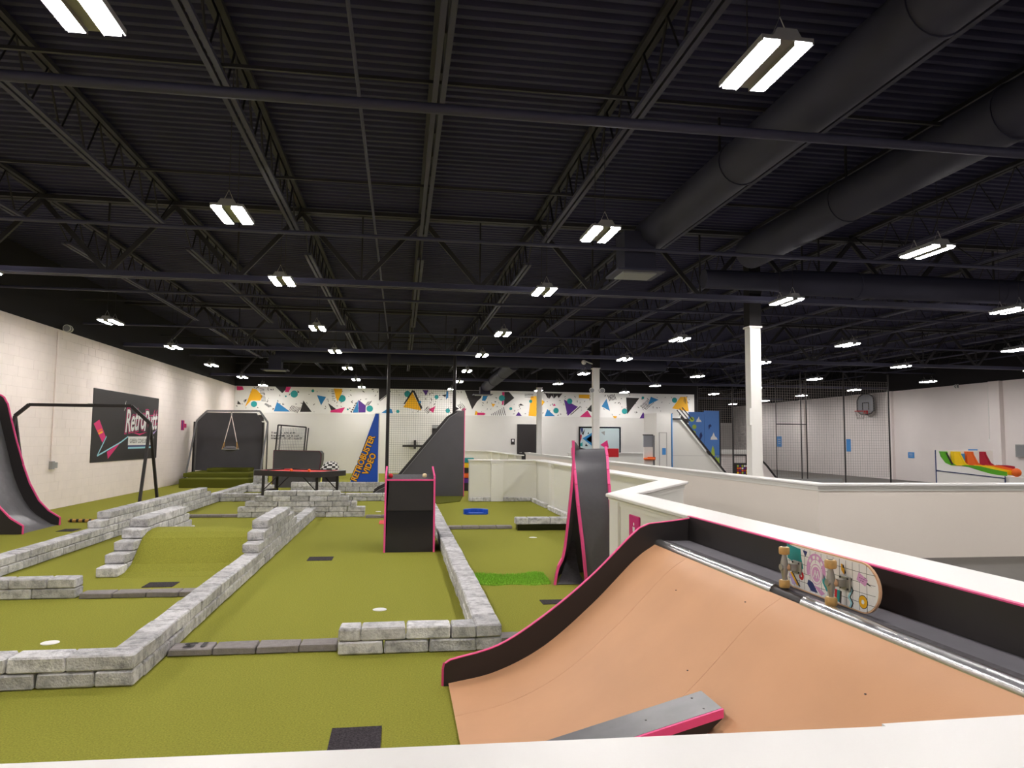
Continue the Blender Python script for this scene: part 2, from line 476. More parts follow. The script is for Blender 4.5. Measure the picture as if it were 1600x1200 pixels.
# ------------------------------------------------------------------ pipes and ducts
def pipe(name, pts, r, label, m=None):
    return tag(MB().tube(pts, r, 10).build(name, m or M['steel'], origin=pts[0]), label, 'pipe')
ORD = ['nearest', 'second nearest', 'third nearest', 'fourth nearest', 'fifth nearest', 'farthest']
for i, (py, r) in enumerate(((5.72, .043), (9.6, .026), (14.1, .026), (18.4, .026), (22.6, .026), (27.2, .026))):
    pz = 4.27 if py < 27 else 4.52
    pipe('sprinkler_pipe', [(XL, py, pz), (XR, py, pz)], r, 'black sprinkler pipe crossing under the joists, %s of the crosswise pipes' % ORD[i])
pipe('conduit_pipe', [(-.42, 3.2, 4.6), (-.42, 22, 4.6)], .016, 'thin dark conduit running away from camera left of the middle joist')
def duct(label, pts, r, plate=None, boot=None):
    t = thing('air_duct', pts[0], label, 'duct')
    MB().tube(pts, r, 24).build('duct_run', M['duct'], t)
    L = (Vector(pts[-1])-Vector(pts[0])).length; k = int(L/3)
    d = (Vector(pts[-1])-Vector(pts[0])).normalized()
    for i in range(1, k+1):
        p = Vector(pts[0])+d*(L*i/(k+1))
        MB().tube([p-d*.02, p+d*.02], (r if not isinstance(r, list) else r[-1])+.012, 24).build('seam_band', M['duct'], t)
    zt = pts[0][2]+(r if not isinstance(r, list) else r[-1]); hk = max(2, int(L/4))
    for i in range(hk):
        p = Vector(pts[0])+(Vector(pts[-1])-Vector(pts[0]))*((i+.5)/hk)
        MB().box(p.x-.012, p.x+.012, p.y-.012, p.y+.012, p.z+(zt-pts[0][2])-.02, 5.36).build('hanger_strap', M['steel_dark'], t)
    if boot: MB().box(*boot).build('boot', M['duct'], t)
    if plate:
        x0, x1, y0, y1, z = plate
        pl = MB().box(x0, x1, y0, y1, z, z+.03).build('diffuser', M['steel'], t)
        MB().box(x0+.1, x1-.1, y0+.1, y1-.1, z-.02, z).build('diffuser_core', M['greyplas'], pl)
    return t
duct('big round black duct nearest the middle, ending in a square diffuser', [(3.58, -4.5, 4.62), (3.58, 10.15, 4.62)], .24,
     (2.97, 3.67, 9.68, 10.32, 4.0), (3.1, 3.56, 9.8, 10.22, 4.03, 4.6))
duct('big round black duct at upper right, second from the middle', [(5.5, -4.5, 4.64), (5.5, 10.75, 4.64)], .265)
duct('black round duct running right above the tall near column', [(5.0, 11.45, 4.34), (6.3, 11.45, 4.34), (6.6, 11.45, 4.34), (21.9, 11.45, 4.34)], [.16, .16, .215, .215])
duct('black duct crossing at the back above the mural, elbow at left end', [(-4.15, 25, 4.33), (9.4, 25, 4.33)], .21,
     (-4.6, -3.75, 24.7, 25.3, 3.84), (-4.36, -3.96, 24.8, 25.2, 3.87, 4.33))
duct('short black duct slanting down in front of the mural', [(3.95, 25.35, 4.3), (3.78, 32.5, 3.98)], .23,
     (3.2, 4.05, 32.2, 33.0, 3.62), (3.5, 3.95, 32.35, 32.85, 3.65, 3.98))

# ------------------------------------------------------------------ high-bay lamps
def make_lamp():
    t = bpy.data.objects.new('high_bay_lamp', None); COL.objects.link(t)
    h = MB().box(-.16, .16, -.285, .285, .0, .025).box(-.16, -.15, -.285, .285, -.012, 0).box(.15, .16, -.285, .285, -.012, 0)
    h.box(-.046, -.041, -.28, .28, -.027, 0).box(.041, .046, -.28, .28, -.027, 0)  # inner lips added to keep the strips' light off the gap between them
    h.prism([(-.09, .025), (.09, .025), (.06, .075), (-.06, .075)], XZ, -.28, .28)
    h.build('housing', M['greyplas'], t)
    for s in (-1, 1): MB().box(s*.093-.046, s*.093+.046, -.27, .27, -.024, -.001).build('diffuser', M['diff'], t)
    for s in (-1, 1):
        MB().tube([(-.05, s*.2, .075), (0, s*.2, .19), (.05, s*.2, .075)], .004, 5).build('hanger_wire', M['alu'], t)
        MB().tube([(0, s*.2, .19), (0, s*.2, 1.47)], .004, 5).build('chain', M['steel_dark'], t)
    return t
LX = [-5.8, -1.76, 2.15, 6.18, 10.3, 14.75, 19.3]
LY = [.2, 4.0, 7.7, 10.9, 15.5, 19.6, 24.2, 28.8, 33.0]
ROW = ['in the row along the left block wall', 'in the row above the left putting lanes', 'in the row above the loop ramp lane',
       'in the row above the white columns', 'in the row above the climbing wedge', 'in the row beside the big net', 'in the row along the right wall']
NTH = ['farthest', 'second farthest', 'third farthest', 'fourth farthest', 'fifth farthest', 'sixth farthest', 'seventh farthest', 'eighth farthest', 'ninth farthest', 'tenth farthest', 'eleventh farthest']
lamp0 = None
for i, x in enumerate(LX):
    ys = sorted(LY + ([37.6, 41.5] if i == 6 else []), reverse=True)
    for k, yy in enumerate(ys):
        o = make_lamp() if lamp0 is None else copy_tree(lamp0)
        lamp0 = lamp0 or o
        xo = x + (.1 if yy > 27 and x > 0 else 0) + (.5 if yy > 36 else 0) - (.2 if x < -5 and yy > 20 else 0)
        o.location = (xo, yy, 3.9)
        tag(o, 'twin strip high bay lamp, %s %s' % (NTH[k], ROW[i]), 'lamp', 'high bay ceiling lamps')

# ------------------------------------------------------------------ columns
def column(x, y, zt, label, w=.2):
    t = thing('column', (x, y, 0), label, 'column')
    MB().box(x-w/2, x+w/2, y-w/2, y+w/2, -.014, zt).build('shaft', M['white'], t)
    MB().box(x-w*.62, x+w*.62, y-w*.62, y+w*.62, zt, zt+.03).build('cap_plate', M['white'], t)
    MB().box(x-w*.55, x+w*.55, y-w*.55, y+w*.55, zt+.03, 5.3).build('upper_shaft', M['black_wall'], t)
    return t
c1 = column(6.2, 12.1, 3.63, 'thick white square column rising behind the long pale half wall, nearest')
MB().box(6.07, 6.1, 12.0, 12.1, 1.9, 2.2).build('switch_box', M['white'], c1)
c2 = column(6.17, 22.6, 3.9, 'white column with twin round lamp heads near its top')
c3 = column(6.18, 32.3, 3.95, 'thin white column in front of the black door at the back')

# ================================================================== GOLF COURSE
# ------------------------------------------------------------------ low stone walls
w1 = thing('stone_border', (-1.75, 5.2, 0), 'nearest grey stone border at lower left, cornering and running away, stacked high beside the hump', 'stone wall')
run(w1, (-4.7, 5.195), (-1.66, 5.195), 0, .102, 2, L=.35, T=.19)
run(w1, (-1.755, 5.30), (-1.755, 15.2), 0, .104, 2, L=.35, T=.19, phase=.5)
for k, (a, b) in enumerate(((9.28, 12.55), (9.55, 12.2), (9.85, 11.75))):
    run(w1, (-1.765, a), (-1.765, b), .208+.112*k, .112, 1, L=.34, T=.2, phase=1 if k % 2 else .9)
w2 = thing('stone_border', (-4.55, 12, 0), 'long stone border next to the left block wall, four courses high in the middle', 'stone wall')
run(w2, (-4.55, 6.5), (-4.55, 23.4), 0, .106, 2, L=.35, T=.2)
run(w2, (-4.56, 11.95), (-4.56, 18.45), .212, .108, 1, L=.35, T=.2, phase=.9)
run(w2, (-4.56, 12.3), (-4.56, 18.1), .32, .108, 1, L=.35, T=.2)
w3 = thing('stone_border', (-3.2, 10, 0), 'short stepped stone wall left of the turf hump, five courses high', 'stone wall')
for k, (a, b) in enumerate(((8.98, 12.4), (9.22, 12.15), (9.46, 11.95), (9.7, 11.8), (9.95, 11.65))):
    run(w3, (-3.27, a), (-3.27, b), .113*k, .113, 1, L=.36, T=.23, phase=1 if k % 2 else .85)
w4 = thing('stone_border', (-3.6, 7.95, 0), 'two course stone wall stub at the left frame edge behind the white cup', 'stone wall')
run(w4, (-4.43, 7.96), (-3.14, 7.96), 0, .1, 2, L=.34, T=.19, phase=.6)
w5 = thing('stone_border', (.7, 6, 0), 'stone border in front of the black box, four blocks wide then running straight back', 'stone wall')
run(w5, (-.43, 5.72), (.6, 5.72), 0, .098, 2, L=.335, T=.2)
run(w5, (.7, 5.62), (.7, 20.4), 0, .098, 2, L=.335, T=.2, phase=.62)
w6 = thing('stone_border', (-1.94, 15.4, 0), 'stepped stone pyramid wall in mid lane, five courses, in front of the red topped table', 'stone wall')
for k, (a, b) in enumerate(((-3.2, -.69), (-3.2, -.69), (-3.06, -.86), (-2.88, -1.02), (-2.7, -1.19))):
    run(w6, (a, 15.42), (b, 15.42), .107*k, .107, 1, L=.36, T=.2, phase=.78 if k % 2 == 0 else .97)
w7 = thing('stone_border', (-2.4, 19.3, 0), 'straight two course stone border crossing just behind the pyramid wall', 'stone wall')
run(w7, (-4.43, 19.3), (-.2, 19.3), 0, .1, 2, L=.36, T=.2)
w8 = thing('stone_border', (-1.8, 22.6, 0), 'rear stone border behind the table legs, right in front of the blue sign', 'stone wall')
run(w8, (-3.2, 22.6), (-.3, 22.6), 0, .145, 2, L=.4, T=.2)
w9 = thing('stone_border', (-4.1, 22.6, 0), 'rear left stone border beside the green steps with a small stack on top', 'stone wall')
run(w9, (-4.43, 22.6), (-3.7, 22.6), 0, .105, 2, L=.37, T=.2)
run(w9, (-4.5, 23.5), (-3.95, 23.5), 0, .11, 2, L=.37, T=.2)
run(w9, (-4.45, 23.5), (-4.05, 23.5), .22, .12, 2, L=.4, T=.2)
w10 = thing('stone_border', (2.7, 12.95, 0), 'stone wall over a black slot, left of the loop ramp', 'stone wall')
run(w10, (2.05, 12.95), (3.38, 12.95), .105, .12, 1, L=.4, T=.22, phase=.55)
MB().box(2.08, 3.38, 12.85, 13.05, 0, .105).build('black_slot', M['blackg'], w10)
w11 = thing('stone_border', (2.7, 18.9, 0), 'single course stone skirting along the foot of the far pale half wall', 'stone wall')
run(w11, (1.8, 18.96), (2.35, 18.96), 0, .105, 1, L=.36, T=.1)
run(w11, (2.69, 18.96), (3.46, 18.96), 0, .105, 1, L=.36, T=.1)
run(w11, (3.43, 13.4), (3.43, 16.6), 0, .105, 1, L=.36, T=.1)
run(w11, (3.44, 16.96), (3.44, 18.85), 0, .105, 1, L=.36, T=.1)

# ------------------------------------------------------------------ dark paver kerbs
def kerb(p0, p1, label, L=.31, T=.19, H=.055):
    t = thing('paver_kerb', (p0[0], p0[1], 0), label, 'kerb')
    run(t, p0, p1, 0, H, 1, L=L, T=T, name='paver', material=M['paver'], jitter=.002)
    return t
k1 = kerb((-1.65, 5.83), (-.44, 5.83), 'dark paver kerb marked 15 between two nearest stone borders')
text('number_mark', '15', (-1.40, 5.905, .0545), (-1, 0, 0), (0, -1, 0), .16, .13, M['print_black'], k1, grow=.035)
kerb((-3.1, 7.93), (-1.86, 7.93), 'dark paver kerb right of the stone stub, before the left rubber mat')
kerb((.81, 5.85), (1.3, 5.85), 'dark paver kerb partly hidden behind the black ramp side')
kerb((.81, 13.2), (2.03, 13.2), 'dark paver kerb left of the stone wall with the black slot')
kerb((-4.42, 15.5), (-3.22, 15.5), 'dark paver kerb left of the stone pyramid wall')
kerb((-.67, 15.2), (.58, 15.2), 'dark paver kerb right of the stone pyramid wall')
rp = tag(MB().tube([(-6.06, 14.72, .035), (-4.68, 14.55, .035)], .03, 8).build('rope_kerb', M['brass'], origin=(-6.06, 14.72, 0)), 'yellow and black striped rope edge beside the black quarter ramp', 'rope')
mb = MB()
for i in range(12):
    f = (i+.25)/12; g2 = (i+.65)/12
    P = lambda q: (-6.06+1.38*q, 14.72-.17*q, .035)
    mb.tube([P(f), P(g2)], .0315, 8)
stuff(mb.build('black_stripes', M['black'], rp))

# ------------------------------------------------------------------ tee mats, cups
def mat_(x0, x1, y0, y1, label, m='matt', sk=0):
    pts = [(x0, y0), (x1, y0), (x1+sk, y1), (x0+sk, y1)]
    return tag(MB().prism(pts, XY, .0, .006).build('tee_mat', M[m], origin=(x0, y0, 0)), label, 'mat')
mat_(-.34, -.07, 3.93, 4.24, 'black square tee mat nearest the camera')
mat_(-1.18, -.86, 9.93, 10.23, 'black tee mat in the middle lane left of the black box')
mat_(-2.69, -2.38, 8.36, 8.63, 'black tee mat in front of the turf hump')
mat_(1.41, 1.74, 7.1, 7.29, 'black tee mat in front of the loop ramp')
mat_(-5.68, -5.42, 13.33, 13.68, 'black tee mat at the foot of the left quarter ramp')
mat_(-.37, -.2, 14.05, 14.65, 'small red mat at the left foot of the black box', 'red')
def cup(x, y, label, r=.065):
    t = thing('golf_cup', (x, y, 0), label, 'cup')
    mb = MB()
    o, n = [], 24
    mb.prism(circle(x, y, r, n), XY, .001, .005)
    mb.build('rim', M['white'], t)
    MB().prism(circle(x, y, r*.72, n), XY, .005, .006).build('cup_liner', M['print_white'], t)
    return t
cup(-2.65, 6.23, 'white golf cup by the nearest stone border corner')
cup(-.16, 7.06, 'white golf cup in the middle lane behind the four block wall')
cup(2.19, 11.92, 'white golf cup in the right lane before the slotted wall')
cup(-.45, 16.4, 'tiny white golf cup just left of the black box top', .06)

# ------------------------------------------------------------------ turf hump
prof = [(8.97, .001), (9.2, .02), (9.4, .08), (9.53, .18), (9.63, .26), (9.74, .34), (9.91, .395), (10.1, .415), (10.3, .415), (10.5, .39), (10.7, .33), (10.85, .25), (11.0, .16), (11.15, .08), (11.35, .02), (11.5, .001)]
h1 = MB().prism([(8.97, 0)]+prof+[(11.5, 0)], YZ, -3.15, -1.875).build('turf_hump', M['turf'], origin=(-2.5, 10.2, 0))
tag(h1, 'olive turf hump between two stepped stone walls', 'hump')
prof = [(11.75+.1*i, .001+.125*math.sin(math.pi*i/12)**1.5) for i in range(13)]
tag(MB().prism([(11.75, 0)]+prof+[(12.95, 0)], YZ, -3.15, -1.875).build('turf_hump', M['turf'], origin=(-2.5, 12.3, 0)), 'lower turf hump just behind the big one', 'hump')
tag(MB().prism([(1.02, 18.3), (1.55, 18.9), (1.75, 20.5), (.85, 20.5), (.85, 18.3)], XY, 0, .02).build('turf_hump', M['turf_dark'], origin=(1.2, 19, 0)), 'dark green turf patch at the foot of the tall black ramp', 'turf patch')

# bright grass strip
pts = [(.83, 8.14), (1.05, 8.06), (1.25, 8.1), (1.5, 8.03), (1.69, 8.08), (1.72, 8.66), (1.6, 8.72), (1.42, 8.6), (1.2, 8.58), (1.02, 8.68), (.83, 8.72)]
gs = MB().prism(pts, XY, 0, .014).build('grass_strip', M['grass'], origin=(1.3, 8.4, 0))
tag(gs, 'bright green long grass strip left of the loop ramp', 'grass')
mb = MB(); rr = random.Random(3)
def inside(x, y):
    c = False; j = len(pts)-1
    for i in range(len(pts)):
        if (pts[i][1] > y) != (pts[j][1] > y) and x < (pts[j][0]-pts[i][0])*(y-pts[i][1])/(pts[j][1]-pts[i][1])+pts[i][0]: c = not c
        j = i
    return c
for i in range(7000):
    x, y = rr.uniform(.83, 1.74), rr.uniform(8.02, 8.72)
    if not inside(x, y): continue
    a = rr.uniform(0, 6.28); h = rr.uniform(.018, .04); l = rr.uniform(.0, .02); b = rr.uniform(0, 6.28)
    dx, dy = .004*math.cos(a), .004*math.sin(a)
    mb.add([(x-dx, y-dy, .012), (x+dx, y+dy, .012), (x+l*math.cos(b), y+l*math.sin(b), .012+h)], [(0, 1, 2)])
stuff(mb.build('grass_blades', M['grass'], gs, fix=False))

# blue horseshoe tray
mb = MB(); n = 14
o = [(1.64+.27*math.cos(a), 15.78+.26*math.sin(a)) for a in [math.radians(-20+220*i/n) for i in range(n+1)]]
i_ = [(1.64+.17*math.cos(a), 15.78+.16*math.sin(a)) for a in [math.radians(-20+220*i/n) for i in range(n, -1, -1)]]
bt = mb.prism(o+i_, XY, 0, .1).build('putting_bumper', M['blue'], origin=(1.64, 15.78, 0))
tag(bt, 'blue plastic horseshoe bumper lying on the right turf lane', 'bumper')
MB().prism([(1.42, 15.62), (1.86, 15.62), (1.8, 15.9), (1.48, 15.9)], XY, 0, .03).build('tray_floor', M['blue'], bt)

# ------------------------------------------------------------------ black box with pink edges
bx = thing('drop_box', (.16, 10.6, 0), 'tall black box with pink edges standing in the middle lane', 'box')
def fr(z, y0=10.55): return y0 + .10*z
MB().add([(-.165, fr(.58), .58), (.485, fr(.58), .58), (.485, fr(1.0), 1.0), (-.15, fr(1.0), 1.0), (-.165, fr(.58)+.03, .58), (.485, fr(.58)+.03, .58), (.485, fr(1.0)+.03, 1.0), (-.15, fr(1.0)+.03, 1.0)],
    [(0,1,2,3),(7,6,5,4),(0,4,5,1),(1,5,6,2),(2,6,7,3),(3,7,4,0)]).build('upper_front', M['black'], bx)
MB().add([(-.18, fr(0), 0), (.48, fr(0), 0), (.485, fr(.575), .575), (-.165, fr(.575), .575), (-.18, fr(0)+.03, 0), (.48, fr(0)+.03, 0), (.485, fr(.575)+.03, .575), (-.165, fr(.575)+.03, .575)],
    [(0,1,2,3),(7,6,5,4),(0,4,5,1),(1,5,6,2),(2,6,7,3),(3,7,4,0)]).build('glossy_front', M['blackg'], bx)
side = [(10.53, 0), (11.5, 0), (11.5, 1.0), (11.32, 1.17), (10.66, 1.06), (10.63, 1.03)]
for x0, x1 in ((-.205, -.185), (.49, .51)):
    MB().prism(side, YZ, x0, x1).build('side_panel', M['black'], bx)
    e = MB().bar(((x0+x1)/2, 10.525, 0), ((x0+x1)/2, 10.628, 1.03), .026, .012)
    e.bar(((x0+x1)/2, 10.628, 1.03), ((x0+x1)/2, 10.66, 1.068), .026, .012).bar(((x0+x1)/2, 10.655, 1.066), ((x0+x1)/2, 11.32, 1.178), .026, .012)
    e.build('pink_trim', M['pink'], bx)
MB().obox((-.185, 10.65, 1.0), (.675, 0, 0), (0, .8, .04), (0, 0, .015)).build('carpet_top', M['carpet'], bx)
MB().box(-.185, .49, 10.635, 10.655, 1.0, 1.022).build('front_lip', M['pink'], bx)
MB().box(-.185, .49, 11.47, 11.5, 0, 1.03).build('back_panel', M['black'], bx)
tag(MB().ball((.365, 10.9, 1.064), .034, 16, 10).build('golf_ball', M['cream'], origin=(.365, 10.9, 1.03)), 'pale golf ball resting on top of the black box', 'ball')
tag(MB().ball((-.13, 10.85, 1.062), .034, 16, 10).build('golf_ball', M['redbox'], origin=(-.13, 10.85, 1.03)), 'red ball in the left corner on top of the black box', 'ball')

# ------------------------------------------------------------------ tall black ramp
rmp = thing('tall_ramp', (.7, 21, 0), 'tall charcoal ramp with sloping rail behind the black box', 'ramp')
out = [(-.70, 0), (1.78, 0), (1.78, 2.43), (1.56, 2.38), (1.34, 2.24), (.54, 1.26), (-.03, .56), (-.34, .33), (-.6, .2), (-.72, .11)]
for y0, y1, m_ in ((20.6, 20.63, 'charcoal'), (21.5, 21.53, 'charcoal')):
    MB().prism(out, XZ, y0, y1).build('side_panel', M[m_], rmp)
    e = MB()
    tp = [(1.78, 2.44), (1.56, 2.39), (1.34, 2.25), (.54, 1.27), (-.03, .57), (-.34, .34), (-.6, .21), (-.72, .12)]
    for a, b in zip(tp[1:], tp[2:]): e.bar((a[0], (y0+y1)/2, a[1]), (b[0], (y0+y1)/2, b[1]), .05, .04)
    e.build('top_rail', M['black'], rmp)
    e = MB()
    for a, b in zip(tp[1:], tp[2:]): e.bar((a[0]+.02, y0-.008, a[1]-.03), (b[0]+.02, y0-.008, b[1]-.03), .012, .012)
    e.build('rail_edge', M['greyplas'], rmp)
MB().sheet([[(x, 20.63, z-.12), (x, 21.5, z-.12)] for x, z in [(1.7, 2.43), (1.56, 2.39), (1.34, 2.25), (.54, 1.27), (-.03, .57), (-.34, .34), (-.6, .24)]], (0, 0, .02)).build('ramp_deck', M['carpet'], rmp)
MB().box(1.78, 1.80, 20.6, 21.53, 0, 2.5).build('back_panel', M['pink'], rmp)
MB().box(1.52, 1.78, 20.59, 20.62, 2.25, 2.42).build('top_cap', M['carpet'], rmp)

# ------------------------------------------------------------------ loop ramp
lp = thing('loop_ramp', (2.05, 8.2, 0), 'narrow black loop ramp with pink edges curving up beside the half wall', 'ramp')
Lc = [(2.12, 8.75, 1.44), (2.04, 8.5, 1.49), (2.005, 8.3, 1.41), (1.985, 8.15, 1.26), (1.98, 8.06, 1.1), (1.99, 8.0, .87), (2.03, 7.95, .46), (2.07, 7.92, 0)]
Rc = [(2.49, 8.75, 1.46), (2.43, 8.5, 1.51), (2.39, 8.3, 1.41), (2.355, 8.15, 1.26), (2.34, 8.06, 1.1), (2.34, 8.0, .87), (2.35, 7.95, .46), (2.355, 7.92, 0)]
sub = lambda a: [tuple(Vector(a[i]).lerp(Vector(a[i+1]), f)) for i in range(len(a)-1) for f in (0, .5)]+[a[-1]]
LS, RS = sub(Lc), sub(Rc)
MB().sheet([[tuple(Vector(a).lerp(Vector(b), t)) for t in (0, .33, .66, 1)] for a, b in zip(LS, RS)], (0, -.02, .002)).build('loop_band', M['loopskin'], lp)
for nm, S, dx in (('pink_trim', LS, -.012), ('pink_trim', RS, .012)):
    e = MB()
    for a, b in zip(S, S[1:]): e.bar((a[0]+dx, a[1]-.012, a[2]), (b[0]+dx, b[1]-.012, b[2]), .028, .05)
    e.build(nm, M['pink'], lp)
Wl = [(1.95, 8.12, 1.6), (1.955, 8.12, 1.37), (1.93, 8.11, 1.08), (1.89, 8.1, .72), (1.85, 8.09, .4), (1.82, 8.08, .28), (1.77, 8.06, .2), (1.745, 8.05, .11), (1.725, 8.04, 0)]
MB().sheet([[p, (p[0]*1.045+.03, p[1]+.34, p[2]*.985), (p[0]*1.085+.06, p[1]+.62, p[2]*.95), (2.3, 8.78, p[2]*.93)] for p in Wl], (.015, 0, 0)).build('side_wall', M['black'], lp)
e = MB()
for a, b in zip(Wl, Wl[1:]): e.bar((a[0], a[1]-.01, a[2]), (b[0], b[1]-.01, b[2]), .026, .026)
e.build('pink_trim', M['pink'], lp)
MB().sheet([[(1.75+.32*t, 8.02, .012) for t in (0, .5, 1)], [(1.86+.22*t, 8.3, .06) for t in (0, .5, 1)], [(1.98+.12*t, 8.55, .2) for t in (0, .5, 1)], [(2.06+.06*t, 8.7, .38) for t in (0, .5, 1)]], (0, 0, .008)).build('ramp_floor', M['carpet'], lp)
MB().box(2.12, 2.5, 8.8, 8.83, 0, 1.4).build('back_panel', M['black'], lp)

# ------------------------------------------------------------------ quarter ramp at left wall
def quarter(label, y0, y1):
    q = thing('quarter_ramp', (-6.7, (y0+y1)/2, 0), label, 'ramp')
    out = [(-6.05, 0), (-6.05, .14), (-6.24, .26), (-6.41, .44), (-6.58, .75), (-6.71, 1.09), (-6.84, 1.49), (-6.97, 1.95), (-7.03, 2.18), (-7.09, 2.29), (-7.15, 2.33), (-7.42, 2.33), (-7.42, 0)]
    for a, b in ((y0-.03, y0), (y1, y1+.03)):
        MB().prism(out, XZ, a, b).build('side_panel', M['black'], q)
        e = MB()
        for p, r_ in zip(out[:11], out[1:12]): e.bar((p[0]+.006, (a+b)/2, p[1]), (r_[0]+.006, (a+b)/2, r_[1]), .034, .02)
        e.build('pink_trim', M['pink'], q)
    ins = [(-6.1, .004), (-6.2, .03), (-6.34, .12), (-6.46, .2), (-6.56, .3), (-6.67, .46), (-6.76, .64), (-6.85, .86), (-6.92, 1.09), (-7.02, 1.45), (-7.12, 1.81), (-7.2, 2.05)]
    MB().sheet([[(x, y0, z), (x, y1, z)] for x, z in ins], (-.02, 0, .004)).build('riding_surface', M['lampgrey'], q)
    MB().box(-7.42, -7.19, y0, y1, 1.99, 2.03).build('top_shelf', M['black'], q)
    return q
quarter('black quarter ramp with pink edges and grey face against left wall', 13.03, 14.3)

# A-frame swing beams
def swing_frame(label, bar_pts, legs, m):
    t = thing('swing_stand', bar_pts[0], label, 'frame')
    e = MB()
    for a, b in zip(bar_pts, bar_pts[1:]): e.bar(a, b, .06, .06)
    e.build('top_beam', m, t)
    for a, b in legs: MB().bar(a, b, .05, .05).build('leg', m, t)
    return t
s1 = swing_frame('black steel A-frame beam in front of the wall poster', [(-7.36, 15.3, 1.98), (-7.12, 15.3, 2.2), (-5.26, 15.3, 2.2), (-4.9, 15.3, 1.86)],
                 [((-4.9, 15.3, 1.86), (-4.93, 14.9, .016)), ((-4.9, 15.3, 1.86), (-4.9, 16.05, .016)), ((-7.36, 15.3, 1.98), (-7.36, 14.9, .016)), ((-7.36, 15.3, 1.98), (-7.36, 16.0, .016))], M['black'])
MB().box(-6.06, -5.98, 15.27, 15.33, 2.22, 2.24).build('bolt_plate', M['alu'], s1)

# stage with swing
stg = thing('turf_steps', (-5.9, 25, 0), 'green turf covered steps, darkened for riser shade, at the far left corner', 'steps')
for b in ((-6.89, -4.80, 24.4, 28.2, 0, .28), (-7.05, -4.98, 25.4, 28.2, .28, .416), (-6.64, -5.23, 26.7, 27.6, .416, .524)):
    bevel(MB().box(*b).build('step', M['turf_dark'], stg), .015)
bd = thing('backdrop', (-6.1, 27.65, .42), 'dark grey backdrop board with clipped corners behind the swing', 'board')
MB().prism([(-7.30, .416), (-4.98, .416), (-4.98, 2.1), (-5.22, 2.5), (-6.95, 2.5), (-7.30, 2.1)], XZ, 27.62, 27.68).build('board_face', M['charcoal'], bd)
MB().box(-4.98, -4.93, 27.5, 27.7, .416, 2.16).build('side_post', M['black'], bd)
MB().box(-7.35, -7.30, 27.5, 27.7, .0, 2.16).build('side_post', M['black'], bd)
s2 = swing_frame('grey steel swing frame standing on the green steps', [(-6.9, 26.2, 2.16), (-6.58, 26.2, 2.5), (-4.84, 26.2, 2.52), (-4.56, 26.2, 2.13)],
                 [((-6.9, 26.2, 2.16), (-7.15, 25.9, .02)), ((-6.9, 26.2, 2.16), (-7.1, 26.9, .02)), ((-4.56, 26.2, 2.13), (-4.74, 25.9, .02)), ((-4.56, 26.2, 2.13), (-4.7, 27.0, .02))], M['lampgrey'])
sw = thing('swing', (-5.77, 26.2, 1.2), 'round black disc swing hanging from the grey frame', 'swing')
MB().tube([(-5.77, 26.2, 2.49), (-5.77, 26.2, 2.36)], .025, 8).build('swivel', M['alu'], sw)
for x in (-.24, .24):
    MB().tube([(-5.77, 26.2, 2.36), (-5.77+x*.85, 26.2, 1.45)], .012, 6).build('rope', M['block'], sw)
    for y in (-.14, .14): MB().tube([(-5.77+x*.85, 26.2, 1.45), (-5.77+x, 26.2+y, 1.2)], .01, 6).build('rope', M['brass'], sw)
MB().tube([(-5.77, 26.2, 1.13), (-5.77, 26.2, 1.17), (-5.77, 26.2, 1.25), (-5.77, 26.2, 1.30)], [.13, .2, .22, .12], 20).build('seat', M['charcoal'], sw)
MB().tube([(-5.77+.27*math.cos(a), 26.2+.2*math.sin(a), 1.2) for a in [2*math.pi*i/20 for i in range(21)]], .022, 8).build('rim', M['greyplas'], sw)

# ------------------------------------------------------------------ red topped table
tb = thing('game_table', (-2.4, 18.3, 0), 'folding table with red top and black rails behind the stone pyramid', 'table')
Lp, Fp, Rp, Bp = Vector((-3.58, 18.3)), Vector((-1.88, 17.15)), Vector((-1.22, 18.35)), Vector((-2.92, 19.5))
def cut(P, A, B_, d): return [P+(A-P).normalized()*d, P+(B_-P).normalized()*d]
outl = cut(Lp, Bp, Fp, .16)+cut(Fp, Lp, Rp, .16)+cut(Rp, Fp, Bp, .16)+cut(Bp, Rp, Lp, .16)
cen = (Lp+Fp+Rp+Bp)/4
inner = [cen+(p-cen)*.86 for p in outl]
MB().prism([tuple(p) for p in outl], XY, .70, .78).build('table_top', M['black'], tb)
mb = MB()
for i in range(8):
    a, b, c, d = outl[i], outl[(i+1) % 8], inner[(i+1) % 8], inner[i]
    mb.prism([tuple(a), tuple(b), tuple(c), tuple(d)], XY, .78, .825)
mb.build('rail', M['black'], tb)
MB().prism([tuple(cen+(p-cen)*.85) for p in outl], XY, .78, .80).build('red_cloth', M['red'], tb)
for k, (a, b) in enumerate(((0, 1), (2, 3), (4, 5), (6, 7))):
    q = (outl[a]+outl[b])/2; q = cen+(q-cen)*.8
    mb = MB().prism(circle(q.x, q.y, .1, 14), XY, .80, .822); mb.build('pocket_ring', M['redbox'], tb)
legp = [(-3.2, 18.05), (-3.0, 18.8), (-1.9, 17.5), (-1.5, 18.2)]
for x, y in legp: MB().box(x-.03, x+.03, y-.03, y+.03, 0, .7).build('leg', M['black'], tb)
for (a, b) in ((0, 1), (2, 3)):
    MB().bar((*legp[a], .34), (*legp[b], .34), .04, .05).build('stretcher', M['black'], tb)
for a, dx in ((0, .35), (1, .35), (2, -.35), (3, -.35)):
    x, y = legp[a]; MB().bar((x, y, .36), (x+dx, y-dx*.5, .7), .018, .018).build('brace', M['black'], tb)
for i, (x, y) in enumerate(((-2.55, 17.95), (-2.12, 17.8))):
    tag(MB().ball((x, y, .838), .038, 14, 9).build('game_ball', M['orange'], origin=(x, y, .8)), 'orange ball on the red table top, %s of the two' % ('left' if i == 0 else 'right'), 'ball')

